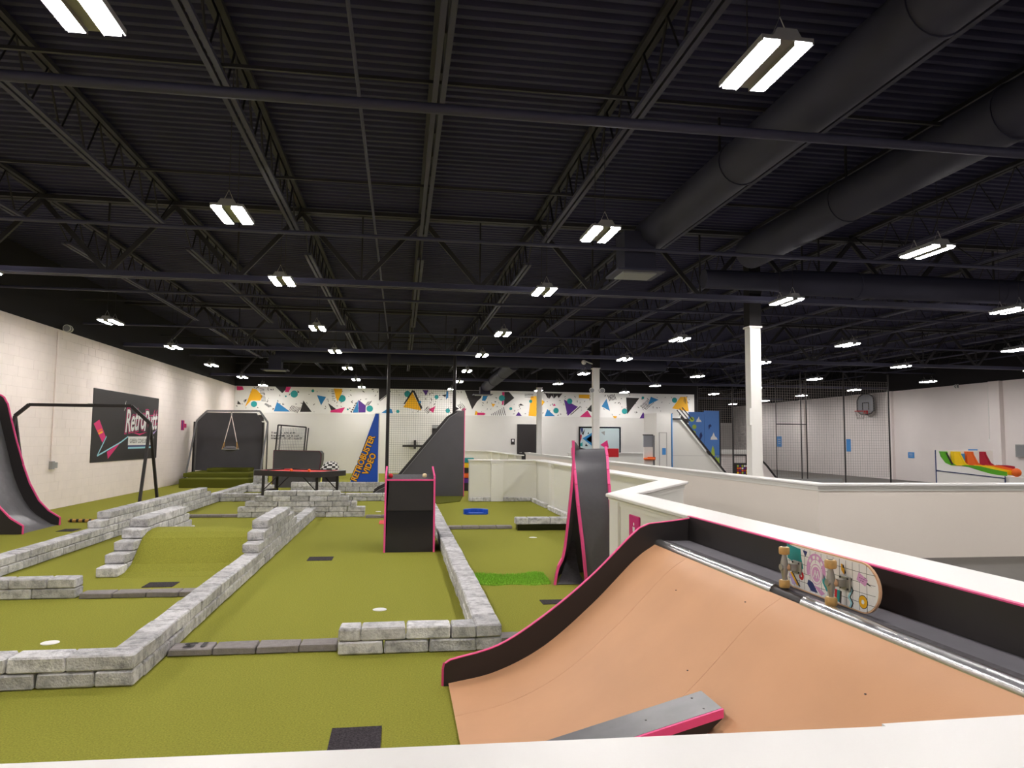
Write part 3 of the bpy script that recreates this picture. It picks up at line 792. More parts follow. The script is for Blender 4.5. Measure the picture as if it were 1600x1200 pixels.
# dark ramp panel behind the table, chequered helmet
fp = thing('ramp_block', (-3.3, 24.6, 0), 'dark grey box ramp with maroon edges behind the red topped table', 'ramp')
MB().prism([(-4.06, 0), (-2.68, 0), (-2.56, .9), (-2.56, 1.1), (-2.63, 1.18), (-4.05, 1.2)], XZ, 24.5, 24.54).build('front_panel', M['charcoal'], fp)
MB().sheet([[(x, 24.54, z), (x, 25.3, z)] for x, z in ((-2.68, 0), (-2.56, .9), (-2.56, 1.1), (-2.63, 1.18), (-4.05, 1.2))], (-.02, 0, 0), False).build('ramp_skin', M['black'], fp)
mb = MB()
for a, b in zip([(-2.68, 0), (-2.56, .9), (-2.56, 1.1), (-2.63, 1.18), (-4.05, 1.2)], [(-2.56, .9), (-2.56, 1.1), (-2.63, 1.18), (-4.05, 1.2), (-4.06, 0)]): mb.bar((a[0], 24.5, a[1]), (b[0], 24.5, b[1]), .02, .02)
mb.build('edge_trim', mat('maroon_edge', (96, 40, 60), .5), fp)
tag(MB().box(-2.47, -1.98, 24.2, 24.7, 0, .56).box(-2.5, -1.95, 24.17, 24.73, .5, .56).build('plinth', M['black'], origin=(-2.2, 24.4, 0)), 'low black plinth under the chequered cap, behind the table', 'plinth')
hm = thing('chequered_cap', (-2.22, 24.4, .56), 'black and white chequered cap behind the red table', 'cap')
wmb, kmb = MB(), MB()
nu, nv = 14, 6
def hp(u, v):
    a = 2*math.pi*u/nu; r = .27*math.cos(v/nv*math.pi/2)**.7
    return (-2.24+r*math.cos(a)-.06*(1-v/nv)*(1 if math.cos(a) < 0 else 0)+.05*v/nv, 24.42+r*.8*math.sin(a), .56+.3*math.sin(v/nv*math.pi/2))
for u in range(nu):
    for v in range(nv):
        t_ = wmb if (u+v) % 2 else kmb
        t_.add([hp(u, v), hp(u+1, v), hp(u+1, v+1), hp(u, v+1)], [(0, 1, 2, 3)])
wmb.build('white_cells', M['print_white'], hm, fix=False); kmb.build('black_cells', M['print_black'], hm, fix=False)

# blue wedge sign with lettering
sg = thing('wedge_sign', (-1.1, 23.2, 0), 'tall blue wedge sign with yellow slanted lettering behind the stone border', 'sign')
tri = [(-1.61, 0), (-.655, 0), (-.665, 2.41), (-.80, 2.41)]
MB().prism(tri, XZ, 23.2, 23.36).build('sign_board', M['white'], sg)
MB().prism([(-1.585, .02), (-.68, .02), (-.69, 2.385), (-.79, 2.385)], XZ, 23.19, 23.2).build('blue_face', M['blue'], sg)
for gr, m_, lf, e in ((.075, 'print_black', .010, .018), (.03, 'amber', .016, 0)):
    for word, x, z, w, h in (('RETROBUSTER', -1.325, .27, 1.5, .20), ('VIDEO', -.982, .45, .70, .205)):
        text('sign_letters', word, (x-.366*e+.93*e, 23.19, z-.93*e-.366*e), (.366, 0, .93), (-.93, 0, .366), w+2*e, h+2*e, M[m_], sg, lift=lf, grow=gr)

# black poles with net
net = thing('net_screen', (.6, 23.8, 0), 'black netting strung between two black poles behind the tall ramp', 'net')
for x in (-.42, 1.72): MB().tube([(x, 23.8, 0), (x, 23.8, 5.25)], .055, 10).build('pole', M['black'], net)
def netting(parent, o, u, v, L, Hh, pitch, w, m, name='net_mesh'):
    o, u, v = Vector(o), Vector(u), Vector(v); mb = MB()
    for i in range(int(L/pitch)+1): mb.bar(o+u*(i*pitch), o+u*(i*pitch)+v*Hh, w, w)
    for i in range(int(Hh/pitch)+1): mb.bar(o+v*(i*pitch), o+v*(i*pitch)+u*L, w, w)
    return stuff(mb.build(name, m, parent, fix=False))
netting(net, (-.36, 23.8, .02), (1, 0, 0), (0, 0, 1), 2.05, 4.9, .07, .0045, M['net'])
MB().tube([(-.42, 23.8, 4.9), (1.72, 23.8, 4.9)], .02, 8).build('top_cable', M['black'], net)

# shelf of coloured bins, bracket on wall
cb = thing('bin_rack', (2.05, 23, 0), 'rack of stacked coloured bins peeking out beside the tall ramp', 'rack')
for k, m_ in enumerate(('V', 'orange', 'black', 'yellow', 'T')):
    MB().box(1.86, 2.3, 22.9, 23.3, .24+.16*k, .24+.16*k+.145).build('bin', M[m_], cb)
MB().box(1.84, 2.32, 22.88, 23.32, 0, .24).build('rack_base', M['black'], cb)
wb = thing('wall_bracket', (.6, 34.4, 1.3), 'black wall mounted arm seen through the netting', 'bracket')
MB().bar((.1, 34.3, 1.28), (1.2, 34.3, 1.28), .06, .09).build('arm', M['black'], wb)
MB().box(.62, .72, 34.2, 34.5, 1.15, 1.55).build('mount_plate', M['black'], wb)

# mural shapes on the back wall: colour, polygon (x, z) or circle (x, z, r), metres
MURAL=[('P','p',[(-7.42,3.94),(-7.17,3.93),(-7.11,3.78),(-7.29,3.75),(-7.41,3.76)]),
('Y','p',[(-6.74,3.84),(-6.55,3.8),(-6.27,3.5),(-6.37,3.29),(-6.77,3.29),(-7.03,2.99)]),
('T','c',[-6.64,3.13,0.137]),
('K','p',[(-7.35,3.28),(-7.19,3.11),(-7.37,3.11)]),
('K','p',[(-7.08,3.31),(-6.96,3.35),(-7.0,3.22)]),
('K','p',[(-6.42,3.82),(-6.22,3.8),(-6.22,3.83),(-6.42,3.84)]),
('K','p',[(-6.41,3.75),(-6.21,3.74),(-6.21,3.76),(-6.41,3.77)]),
('K','p',[(-6.4,3.68),(-6.2,3.67),(-6.19,3.69),(-6.4,3.71)]),
('K','p',[(-6.39,3.62),(-6.18,3.6),(-6.18,3.63),(-6.39,3.64)]),
('K','p',[(-6.37,3.55),(-6.17,3.54),(-6.17,3.56),(-6.37,3.57)]),
('K','p',[(-6.36,3.48),(-6.16,3.47),(-6.16,3.49),(-6.36,3.51)]),
('K','p',[(-6.35,3.42),(-6.14,3.4),(-6.14,3.43),(-6.35,3.44)]),
('K','p',[(-6.33,3.35),(-6.13,3.34),(-6.13,3.36),(-6.33,3.37)]),
('K','p',[(-6.32,3.28),(-6.12,3.27),(-6.12,3.29),(-6.32,3.31)]),
('G','p',[(-6.13,3.19),(-5.9,3.06),(-5.98,2.98),(-6.19,3.13)]),
('B','p',[(-5.63,3.24),(-5.04,2.81),(-5.76,2.81)]),
('K','p',[(-4.96,3.1),(-5.1,2.85),(-5.09,2.84),(-4.94,3.09)]),
('K','p',[(-4.9,3.08),(-5.04,2.84),(-5.02,2.82),(-4.88,3.07)]),
('K','p',[(-4.84,3.07),(-4.98,2.82),(-4.96,2.81),(-4.82,3.06)]),
('K','p',[(-4.77,3.06),(-4.92,2.81),(-4.9,2.8),(-4.76,3.05)]),
('K','p',[(-4.71,3.04),(-4.86,2.79),(-4.84,2.78),(-4.7,3.03)]),
('K','p',[(-4.65,3.03),(-4.8,2.78),(-4.78,2.77),(-4.63,3.02)]),
('K','p',[(-4.59,3.02),(-4.74,2.77),(-4.72,2.75),(-4.57,3.0)]),
('K','p',[(-4.46,3.33),(-4.07,2.81),(-4.6,2.8)]),
('K','p',[(-5.73,3.95),(-5.14,3.95),(-5.41,3.65)]),
('P','p',[(-5.24,3.95),(-5.03,3.94),(-5.13,3.7),(-5.3,3.71)]),
('T','c',[-4.88,3.62,0.164]),
('K','p',[(-4.75,3.79),(-4.64,3.71),(-4.72,3.67)]),
('T','c',[-5.25,3.51,0.041]),
('T','c',[-4.05,3.78,0.064]),
('B','p',[(-3.86,3.59),(-3.45,3.51),(-3.66,3.12)]),
('K','p',[(-3.35,3.23),(-2.98,2.96),(-3.19,2.86)]),
('P','p',[(-3.23,2.8),(-3.24,2.88),(-2.98,2.95),(-2.57,3.05),(-2.71,2.79)]),
('Y','p',[(-3.11,3.91),(-2.72,3.9),(-2.74,3.7),(-2.86,3.45),(-2.92,3.31),(-3.01,3.51)]),
('K','p',[(-3.22,3.84),(-3.08,3.83),(-3.08,3.85),(-3.22,3.86)]),
('K','p',[(-3.22,3.76),(-3.08,3.75),(-3.08,3.77),(-3.21,3.78)]),
('K','p',[(-3.21,3.68),(-3.07,3.67),(-3.07,3.7),(-3.21,3.7)]),
('K','p',[(-3.2,3.6),(-3.06,3.6),(-3.06,3.62),(-3.2,3.62)]),
('K','p',[(-3.19,3.52),(-3.05,3.52),(-3.05,3.54),(-3.19,3.55)]),
('K','p',[(-3.18,3.45),(-3.04,3.44),(-3.04,3.46),(-3.18,3.47)]),
('K','p',[(-3.18,3.37),(-3.04,3.36),(-3.04,3.38),(-3.17,3.39)]),
('T','c',[-2.72,3.45,0.164]),
('B','p',[(-1.98,3.4),(-1.97,2.81),(-2.23,2.8)]),
('V','p',[(-1.97,3.4),(-1.63,3.14),(-1.64,2.82),(-1.96,2.81)]),
('K','p',[(-2.05,3.3),(-2.06,3.2),(-2.14,3.23)]),
('K','p',[(-2.1,3.2),(-2.11,3.1),(-2.19,3.13)]),
('K','p',[(-2.15,3.1),(-2.16,3.0),(-2.24,3.03)]),
('K','p',[(-2.2,3.0),(-2.21,2.9),(-2.29,2.93)]),
('K','p',[(-2.25,2.9),(-2.26,2.8),(-2.34,2.84)]),
('K','p',[(-1.54,3.33),(-1.68,3.13),(-1.66,3.12),(-1.52,3.32)]),
('K','p',[(-1.49,3.34),(-1.62,3.14),(-1.6,3.13),(-1.47,3.33)]),
('K','p',[(-1.43,3.35),(-1.57,3.15),(-1.55,3.14),(-1.42,3.34)]),
('K','p',[(-1.38,3.37),(-1.52,3.17),(-1.5,3.15),(-1.36,3.35)]),
('T','c',[-1.45,3.0,0.151]),
('T','c',[-2.45,2.95,0.046]),
('K','p',[(-1.05,3.95),(-0.65,3.95),(-0.65,3.69),(-1.04,3.38)]),
('B','p',[(-0.91,2.81),(-0.63,3.01),(-0.59,2.8)]),
('K','p',[(-0.78,3.57),(-1.0,3.37),(-0.99,3.35),(-0.76,3.55)]),
('K','p',[(-0.73,3.61),(-0.95,3.41),(-0.94,3.39),(-0.71,3.59)]),
('K','p',[(-0.68,3.65),(-0.9,3.44),(-0.89,3.43),(-0.66,3.63)]),
('K','p',[(-0.63,3.68),(-0.85,3.48),(-0.84,3.47),(-0.61,3.67)]),
('B','p',[(-0.7,2.8),(-0.57,3.04),(-0.44,2.99),(-0.37,2.8)]),
('T','c',[-0.15,2.89,0.078]),
('T','c',[0.28,3.72,0.146]),
('K','p',[(0.5,3.91),(0.62,3.87),(0.99,3.08),(0.93,2.99)]),
('K','p',[(0.5,3.91),(0.55,3.8),(0.16,3.23),(0.11,3.25)]),
('Y','p',[(0.52,3.81),(0.95,2.95),(0.1,3.09)]),
('B','c',[0.87,3.35,0.064]),
('V','p',[(0.98,3.92),(1.27,3.92),(1.14,3.65)]),
('T','c',[1.65,3.6,0.1]),
('K','p',[(1.89,3.69),(2.11,3.74),(2.07,3.59)]),
('B','p',[(2.11,3.89),(2.2,3.88),(2.2,3.58),(2.09,3.49)]),
('P','p',[(1.29,3.0),(1.6,3.17),(1.51,2.84)]),
('K','p',[(1.09,2.93),(1.27,3.13),(1.25,3.15),(1.08,2.95)]),
('K','p',[(1.14,2.89),(1.32,3.09),(1.3,3.1),(1.12,2.9)]),
('K','p',[(1.18,2.84),(1.36,3.05),(1.34,3.06),(1.17,2.86)]),
('K','p',[(1.23,2.8),(1.41,3.0),(1.39,3.02),(1.21,2.81)]),
('T','c',[2.19,2.96,0.109]),
('K','p',[(2.51,3.19),(2.72,3.06),(2.56,2.97)]),
('K','p',[(2.64,3.23),(2.81,3.02),(2.83,3.03),(2.66,3.25)]),
('K','p',[(2.7,3.27),(2.87,3.05),(2.89,3.06),(2.72,3.28)]),
('K','p',[(2.76,3.3),(2.93,3.08),(2.95,3.09),(2.78,3.31)]),
('K','p',[(2.83,3.33),(2.99,3.11),(3.01,3.13),(2.84,3.34)]),
('K','p',[(2.98,3.94),(3.9,3.94),(3.76,3.59),(3.58,3.42),(3.35,3.04)]),
('B','p',[(3.9,3.92),(4.2,3.91),(3.97,3.45),(3.81,3.47)]),
('P','p',[(4.79,3.9),(4.9,3.9),(4.86,3.28),(4.78,3.28)]),
('K','p',[(4.9,3.9),(5.11,3.91),(5.38,3.62),(4.88,3.23)]),
('T','c',[4.77,3.6,0.146]),
('Y','p',[(4.27,3.33),(4.46,3.31),(4.35,3.16)]),
('Y','p',[(3.52,2.99),(3.66,2.87),(3.59,2.78),(3.47,2.78)]),
('P','p',[(3.59,2.89),(3.91,2.89),(4.0,2.83),(3.91,2.77),(3.59,2.77)]),
('K','p',[(4.26,2.84),(4.29,2.84),(4.31,2.76),(4.28,2.76)]),
('K','p',[(4.34,2.88),(4.37,2.88),(4.4,2.76),(4.37,2.76)]),
('K','p',[(4.42,2.93),(4.45,2.93),(4.5,2.76),(4.47,2.76)]),
('K','p',[(4.51,2.98),(4.53,2.98),(4.59,2.76),(4.56,2.76)]),
('K','p',[(4.59,3.02),(4.62,3.02),(4.69,2.76),(4.66,2.76)]),
('K','p',[(4.67,3.07),(4.7,3.07),(4.78,2.76),(4.75,2.76)]),
('K','p',[(4.76,3.12),(4.78,3.12),(4.88,2.77),(4.85,2.77)]),
('K','p',[(4.84,3.17),(4.87,3.17),(4.97,2.77),(4.94,2.77)]),
('K','p',[(5.56,3.26),(5.7,3.35),(5.85,3.26)]),
('T','c',[5.21,3.1,0.073]),
('V','p',[(5.59,2.96),(5.75,2.76),(5.45,2.76)]),
('Y','p',[(6.19,3.72),(6.45,3.73),(6.52,3.26),(6.45,2.75),(6.08,2.77),(6.14,3.26)]),
('T','c',[6.18,3.47,0.078]),
('K','p',[(5.88,3.8),(6.31,3.8),(6.31,3.83),(5.88,3.82)]),
('K','p',[(5.88,3.73),(6.31,3.74),(6.31,3.76),(5.88,3.76)]),
('K','p',[(5.88,3.67),(6.31,3.67),(6.31,3.7),(5.88,3.69)]),
('Y','p',[(6.65,3.61),(6.87,3.45),(6.71,3.23)]),
('B','p',[(7.0,3.11),(7.38,2.77),(6.87,2.76)]),
('T','c',[7.43,3.04,0.134]),
('V','p',[(7.82,3.59),(8.52,3.24),(8.01,2.79)]),
('T','c',[8.11,3.51,0.134]),
('K','p',[(8.57,3.23),(8.14,2.85),(8.16,2.83),(8.59,3.21)]),
('K','p',[(8.63,3.28),(8.2,2.9),(8.22,2.87),(8.65,3.25)]),
('P','p',[(7.34,3.38),(7.42,3.28),(7.27,3.26)]),
('P','p',[(9.0,3.08),(9.21,2.74),(8.61,2.75)]),
('K','p',[(9.21,3.37),(9.21,2.99),(8.97,3.11)]),
('Y','p',[(8.57,3.84),(9.11,3.85),(9.1,3.65),(8.57,3.67)]),
('B','p',[(9.96,3.66),(10.13,3.07),(9.71,3.28)]),
('K','p',[(10.0,3.83),(10.11,3.55),(10.14,3.56),(10.03,3.84)]),
('K','p',[(10.07,3.84),(10.17,3.57),(10.2,3.58),(10.1,3.85)]),
('K','p',[(10.13,3.86),(10.24,3.58),(10.27,3.59),(10.16,3.87)]),
('K','p',[(10.2,3.87),(10.3,3.59),(10.33,3.61),(10.23,3.88)]),
('K','p',[(10.26,3.88),(10.37,3.61),(10.4,3.62),(10.29,3.89)]),
('K','p',[(10.33,3.9),(10.43,3.62),(10.46,3.63),(10.36,3.91)]),
('K','p',[(10.96,3.74),(11.64,3.72),(11.01,2.92)]),
('T','c',[10.88,3.06,0.14]),
('T','c',[11.82,3.74,0.067]),
('K','p',[(11.66,3.33),(12.0,3.15),(12.01,3.18),(11.67,3.35)]),
('K','p',[(11.71,3.37),(12.06,3.2),(12.07,3.22),(11.73,3.39)]),
('K','p',[(11.77,3.42),(12.11,3.25),(12.13,3.27),(11.78,3.44)]),
('K','p',[(11.83,3.46),(12.17,3.29),(12.18,3.32),(11.84,3.49)]),
('K','p',[(11.88,3.51),(12.23,3.34),(12.24,3.36),(11.9,3.53)]),
('K','p',[(11.94,3.56),(12.28,3.39),(12.3,3.41),(11.95,3.58)]),
('K','p',[(12.0,3.6),(12.34,3.43),(12.35,3.45),(12.01,3.63)]),
('K','p',[(12.06,3.65),(12.4,3.48),(12.41,3.5),(12.07,3.67)]),
('B','p',[(12.23,3.8),(12.63,3.65),(12.1,3.41)]),
('V','p',[(11.83,3.03),(12.0,2.73),(11.65,2.72)]),
('Y','p',[(10.28,2.82),(10.5,2.81),(10.44,2.71),(10.35,2.71)]),
('Y','p',[(13.77,3.82),(14.1,3.83),(14.2,3.1),(13.33,3.24)]),
('T','c',[13.46,3.65,0.134]),
('K','p',[(13.97,3.82),(13.94,3.59),(13.96,3.58),(13.99,3.81)]),
('K','p',[(14.01,3.76),(13.98,3.53),(14.0,3.53),(14.03,3.76)]),
('K','p',[(14.05,3.71),(14.02,3.48),(14.04,3.47),(14.07,3.7)]),
('K','p',[(14.1,3.65),(14.07,3.42),(14.09,3.42),(14.12,3.65)]),
('K','p',[(14.14,3.6),(14.11,3.36),(14.13,3.36),(14.16,3.59)]),
('K','p',[(6.87,3.89),(7.02,3.88),(7.09,3.61),(6.99,3.67)]),
('K','p',[(7.02,3.88),(7.28,3.88),(7.31,3.62),(7.21,3.77),(7.1,3.61)]),
('K','p',[(7.28,3.88),(7.75,3.88),(7.56,3.65),(7.48,3.78),(7.33,3.62)])]

# ================================================================== PALE HALF WALLS
HW = 1.08
def half_wall(loc, label, cap_pts, body_pts, h=HW, mould=None, z0=0.0):
    t = thing('half_wall', loc, label, 'half wall')
    bevel(MB().prism(cap_pts, XY, h-.032, h).build('cap', M['cap'], t), .006)
    MB().prism(body_pts, XY, z0, h-.032).build('body', M['panel'] if z0 < 0 else M['pony'], t)
    if mould:
        MB().prism(mould, XY, h-.058, h-.032).build('moulding', M['pony'], t)
        MB().prism([tuple(Vector(p).lerp(Vector(q), .55)) for p, q in zip(mould, body_pts)], XY, h-.1, h-.058).build('moulding', M['pony'], t)
    return t
Lch = [(2.02, .9), (2.02, 7.03), (3.44, 9.42), (3.52, 18.92), (1.78, 18.96)]
Rch = [(2.36, .9), (2.36, 7.08), (3.75, 9.14), (3.86, 19.36), (1.78, 19.36)]
def inset(L_, R_, f):
    return [tuple(Vector(a).lerp(Vector(b), f)) for a, b in zip(L_, R_)], [tuple(Vector(b).lerp(Vector(a), f)) for a, b in zip(L_, R_)]
a, b = inset(Lch, Rch, .17); a[-1] = (1.80, a[-1][1]); b[-1] = (1.80, b[-1][1])
c, d = inset(Lch, Rch, .08); c[-1] = (1.79, c[-1][1]); d[-1] = (1.79, d[-1][1])
hw = half_wall((2.2, 7, 0), 'white capped half wall zigzagging from lower right past the loop ramp to the back', Lch+Rch[::-1], a+b[::-1], mould=c+d[::-1])
for bx_ in ((2.36, 2.68, 18.955, 19.05), ):
    MB().box(bx_[0], bx_[1], bx_[2], bx_[3], -.014, HW-.033).build('pilaster', M['white'], hw)
    MB().box(bx_[0]-.015, bx_[1]+.015, bx_[2]-.015, bx_[3], HW-.1, HW-.033).build('pilaster_cap', M['white'], hw)
for y in (12.2, 16.65):
    MB().box(3.445+.009*(y-12), 3.6, y, y+.3, -.014, HW-.033).build('pilaster', M['white'], hw)
    MB().box(3.43+.009*(y-12), 3.6, y-.015, y+.315, HW-.1, HW-.033).build('pilaster_cap', M['white'], hw)
MB().box(2.05, 2.1, 6.72, 7.0, -.014, HW-.06).build('pilaster', M['white'], hw)

# near cap in two lengths that meet with a small step
fw = thing('half_wall', (.5, 1.1, 0), 'nearest white half wall cap along the bottom of the picture', 'half wall')
MB().prism([(-3.2, .93), (.896, .93), (.896, 1.262), (-.0, 1.285), (-3.2, 1.385)], XY, HW-.035, HW).build('cap', M['cap'], fw)
MB().prism([(.896, .93), (2.02, .93), (2.02, 1.295), (.896, 1.274)], XY, HW-.035, HW).build('cap', M['cap'], fw)
MB().box(-3.2, 2.02, 1.0, 1.2, -.014, HW-.035).build('body', M['pony'], fw)

hc = 1.03
half_wall((5.9, 15, 0), 'long pale half wall beyond the zigzag wall, turning right at the tall column',
          [(5.72, 33.5), (5.72, 9.38), (16.5, 9.38), (16.5, 9.68), (6.0, 9.68), (6.0, 33.5)],
          [(5.77, 33.4), (5.77, 9.43), (16.4, 9.43), (16.4, 9.63), (5.95, 9.63), (5.95, 33.4)], hc,
          [(5.74, 33.45), (5.74, 9.40), (16.45, 9.40), (16.45, 9.66), (5.98, 9.66), (5.98, 33.45)], -.014)
ew = half_wall((4.15, 28, 0), 'pale half wall with four slim posts in front of the far black door',
          [(4.02, 25.2), (4.3, 25.2), (4.3, 34.2), (3.0, 34.2), (3.0, 33.95), (4.02, 33.95)],
          [(4.08, 25.3), (4.22, 25.3), (4.22, 34.15), (3.0, 34.15), (3.0, 34.0), (4.08, 34.0)], HW)
for y in (25.5, 27.6, 29.8, 32.2): MB().box(4.02, 4.08, y, y+.25, -.014, HW-.04).build('pilaster', M['white'], ew)
half_wall((9.4, 30.2, 0), 'short pale half wall under the big framed picture at the back', [(7.0, 30.0), (10.9, 30.0), (10.9, 30.3), (7.0, 30.3)], [(7.05, 30.06), (10.85, 30.06), (10.85, 30.24), (7.05, 30.24)], 1.1)

mg = thing('wall_sign', (2.07, 6.28, .75), 'magenta rules sign with small white emblem on the half wall', 'sign')
MB().box(2.062, 2.078, 6.14, 6.42, .58, .94).build('sign_plate', M['magenta'], mg)
bevel(mg.children[0], .006)
for bz in (.72, .685, .65): MB().box(2.0605, 2.062, 6.18, 6.38, bz, bz+.006).build('print_line', M['crimson'], mg)
MB().prism([(6.25, .84), (6.31, .84), (6.305, .80), (6.28, .785), (6.255, .80)], YZ, 2.0605, 2.062).build('emblem', M['print_white'], mg)
MB().prism(circle(6.28, .865, .014, 12), YZ, 2.0605, 2.062).build('emblem_dot', M['print_white'], mg)

# ================================================================== SKATE QUARTER PIPE
qp = thing('quarter_pipe', (1.2, 3.3, 0), 'brown hardboard quarter pipe with black sides and pink edge, right foreground', 'ramp')
surf = spline([(.34, .018), (.65, .082), (.97, .235), (1.3, .50), (1.6, .79), (1.748, .893)], 8)
for (y0, y1) in ((4.291, 4.86), (3.172, 4.289), (1.30, 3.170)):
    m_ = 6
    MB().sheet([[(x, y0+(y1-y0)*k/m_, z) for k in range(m_+1)] for x, z in surf], (-.009, 0, .012)).build('plywood_sheet', M['wood'], qp)
under = [(.36, 0)] + [(x+.02, z-.025) for x, z in surf[6:]] + [(1.74, 0)]
MB().prism(under, XZ, 1.32, 4.85).build('core', M['black'], qp)
sw_ = [(.31, 0), (.31, .11), (.318, .145)] + spline([(.35, .165), (.67, .25), (.97, .43), (1.28, .67), (1.57, .945)], 6) + [(1.64, 1.005), (1.71, 1.033), (1.89, 1.052), (2.012, 1.068), (2.012, 0)]
MB().prism(sw_, XZ, 4.86, 4.885).build('side_wall', M['black'], qp)
e = MB()
for p, r_ in zip(sw_[:-2], sw_[1:-1]): e.bar((p[0], 4.872, p[1]), (r_[0], 4.872, r_[1]), .028, .005)
e.build('pink_trim', M['pink'], qp)
MB().box(1.80, 2.0, 1.30, 4.86, .86, .915).build('deck', M['deckgrey'], qp)
MB().box(1.998, 2.014, 1.30, 4.86, 0, 1.078).build('back_wall', M['black'], qp)
MB().box(1.994, 2.016, 1.30, 4.885, 1.078, 1.084).build('pink_trim', M['pink'], qp)
MB().box(1.75, 1.80, 1.30, 4.86, .80, .875).build('coping_ledge', M['black'], qp)
MB().box(1.803, 1.845, 1.30, 4.86, .915, .9172).build('worn_strip', M['carpet'], qp)
cpz, cpx = .893, 1.779
MB().tube([(cpx, 3.285, cpz), (cpx, 4.858, cpz)], .034, 20).build('coping', M['chrome'], qp)
MB().tube([(cpx, 1.30, cpz), (cpx, 3.02, cpz)], .034, 20).build('coping', M['chrome'], qp)
MB().tube([(cpx, 3.02, cpz-.004), (cpx, 3.285, cpz-.004)], .029, 16).build('coping_gap', M['black'], qp)
for (x, z), y in [((.97, .24), 3.35), ((1.34, .54), 3.3), ((1.64, .84), 3.32), ((1.09, .325), 2.55), ((1.21, .425), 2.35), ((.59, .055), 4.05), ((1.56, .76), 4.0), ((1.56, .76), 2.3)]:
    MB().ball((x, y, z), .0045, 8, 5, sz=.5).build('screw', M['black'], qp)

# plank ramp leaning on it
kr = thing('kicker_ramp', (.4, 2.9, 0), 'narrow grey plank ramp with hot pink edge leaning on the quarter pipe', 'ramp')
tz = lambda x: .55+(x-1.275)*.255
MB().prism([(-.6, tz(-.6)), (1.278, tz(1.278)), (1.278, tz(1.278)-.012), (-.6, tz(-.6)-.012)], XZ, 2.80, 3.0).build('top_board', M['lampgrey'], kr)
MB().prism([(-.6, tz(-.6)-.001), (1.28, tz(1.28)-.001), (1.28, tz(1.28)-.034), (-.6, tz(-.6)-.034)], XZ, 2.787, 2.80).build('pink_trim', M['pink'], kr)
und = [(1.275, .512), (1.0, .29), (.76, .15), (.4, .04), (-.6, 0)]
MB().prism([(-.6, tz(-.6)-.035), (1.275, tz(1.275)-.035)]+und, XZ, 2.79, 2.80).build('side_panel', M['black'], kr)
MB().prism([(-.6, tz(-.6)-.035), (1.275, tz(1.275)-.035)]+und, XZ, 2.99, 3.0).build('side_panel', M['black'], kr)
for x, y in ((1.22, 2.84), (1.22, 2.96), (1.0, 2.9)): MB().tube([(x, y, tz(x)), (x, y, tz(x)+.0015)], .005, 8).build('screw', M['black'], kr)

# ------------------------------------------------------------------ skateboard
sk = thing('skateboard', (1.88, 3.1, .9165), 'white skateboard with colourful underside standing on edge behind the steel coping', 'skateboard')
SO = Vector((1.852, 3.32, .9168)); SU = Vector((0, -1, 0)); SV = Vector((.012, 0, 1)).normalized(); SN = SU.cross(SV).normalized()
if SN.x > 0: SN = -SN
SLEN, SWID = .68, .203
def kick(s):
    k = 0
    if s > .57: k = (s-.57)**2*1.0
    if s < .05: k = (.05-s)**2*1.3
    return -k
def SP(s, t, h=0): return SO + SU*s + SV*t + SN*(h+kick(s))
def outline(ins=0):
    pts = []; n = 14; r = SWID/2-ins
    for i in range(n+1):                       # rounded tail
        a = -math.pi/2+math.pi*i/n; pts.append((SLEN-ins-r*.95+r*.95*math.cos(a), SWID/2+r*math.sin(a)))
    rc = .06
    for i in range(6):                         # squarer nose
        a = math.pi/2+math.pi/2*i/5; pts.append((ins+rc+rc*math.cos(a), SWID-ins-rc+rc*math.sin(a)))
    for i in range(6):
        a = math.pi+math.pi/2*i/5; pts.append((ins+rc+rc*math.cos(a), ins+rc+rc*math.sin(a)))
    return pts
def deck_layer(pts, h0, h1, name, m):
    # split lengthwise so the kicked ends follow the curve
    bm = bmesh.new()
    vs_ = [bm.verts.new((p[0], p[1], 0)) for p in pts]; bm.faces.new(vs_)
    for s in [i*.03 for i in range(1, 25)]:
        bmesh.ops.bisect_plane(bm, geom=bm.verts[:]+bm.edges[:]+bm.faces[:], plane_co=(s, 0, 0), plane_no=(1, 0, 0))
    g = bmesh.ops.extrude_face_region(bm, geom=bm.faces[:])
    for v in [x for x in g['geom'] if isinstance(x, bmesh.types.BMVert)]: v.co.z = 1
    for v in bm.verts: v.co = SP(v.co.x, v.co.y, h1 if v.co.z > .5 else h0)
    mb = MB(); bm.verts.index_update()
    mb.add([v.co.copy() for v in bm.verts], [tuple(v.index for v in f.verts) for f in bm.faces]); bm.free()
    return mb.build(name, m, sk)
deck_layer(outline(), -.010, .0, 'deck', M['woodedge'])
deck_layer(outline(.006), 0, .0012, 'graphic_ground', M['print_white'])
def gmap(x, y):
    w = .000194207*x+6.35859e-06*y+1
    return (max(.008, min(SLEN-.008, (.000705888*x-5.97456e-06*y-.139381)/w-.03)), max(.006, min(SWID-.006, (.000135893*x-.000359726*y+.201031)/w+.003)))
def gp(name, m, pts, lay=0, px=True):
    q = [gmap(*p) for p in pts] if px else pts
    deck_layer(q, .0008, .0018+.0004*lay, name, M[m])
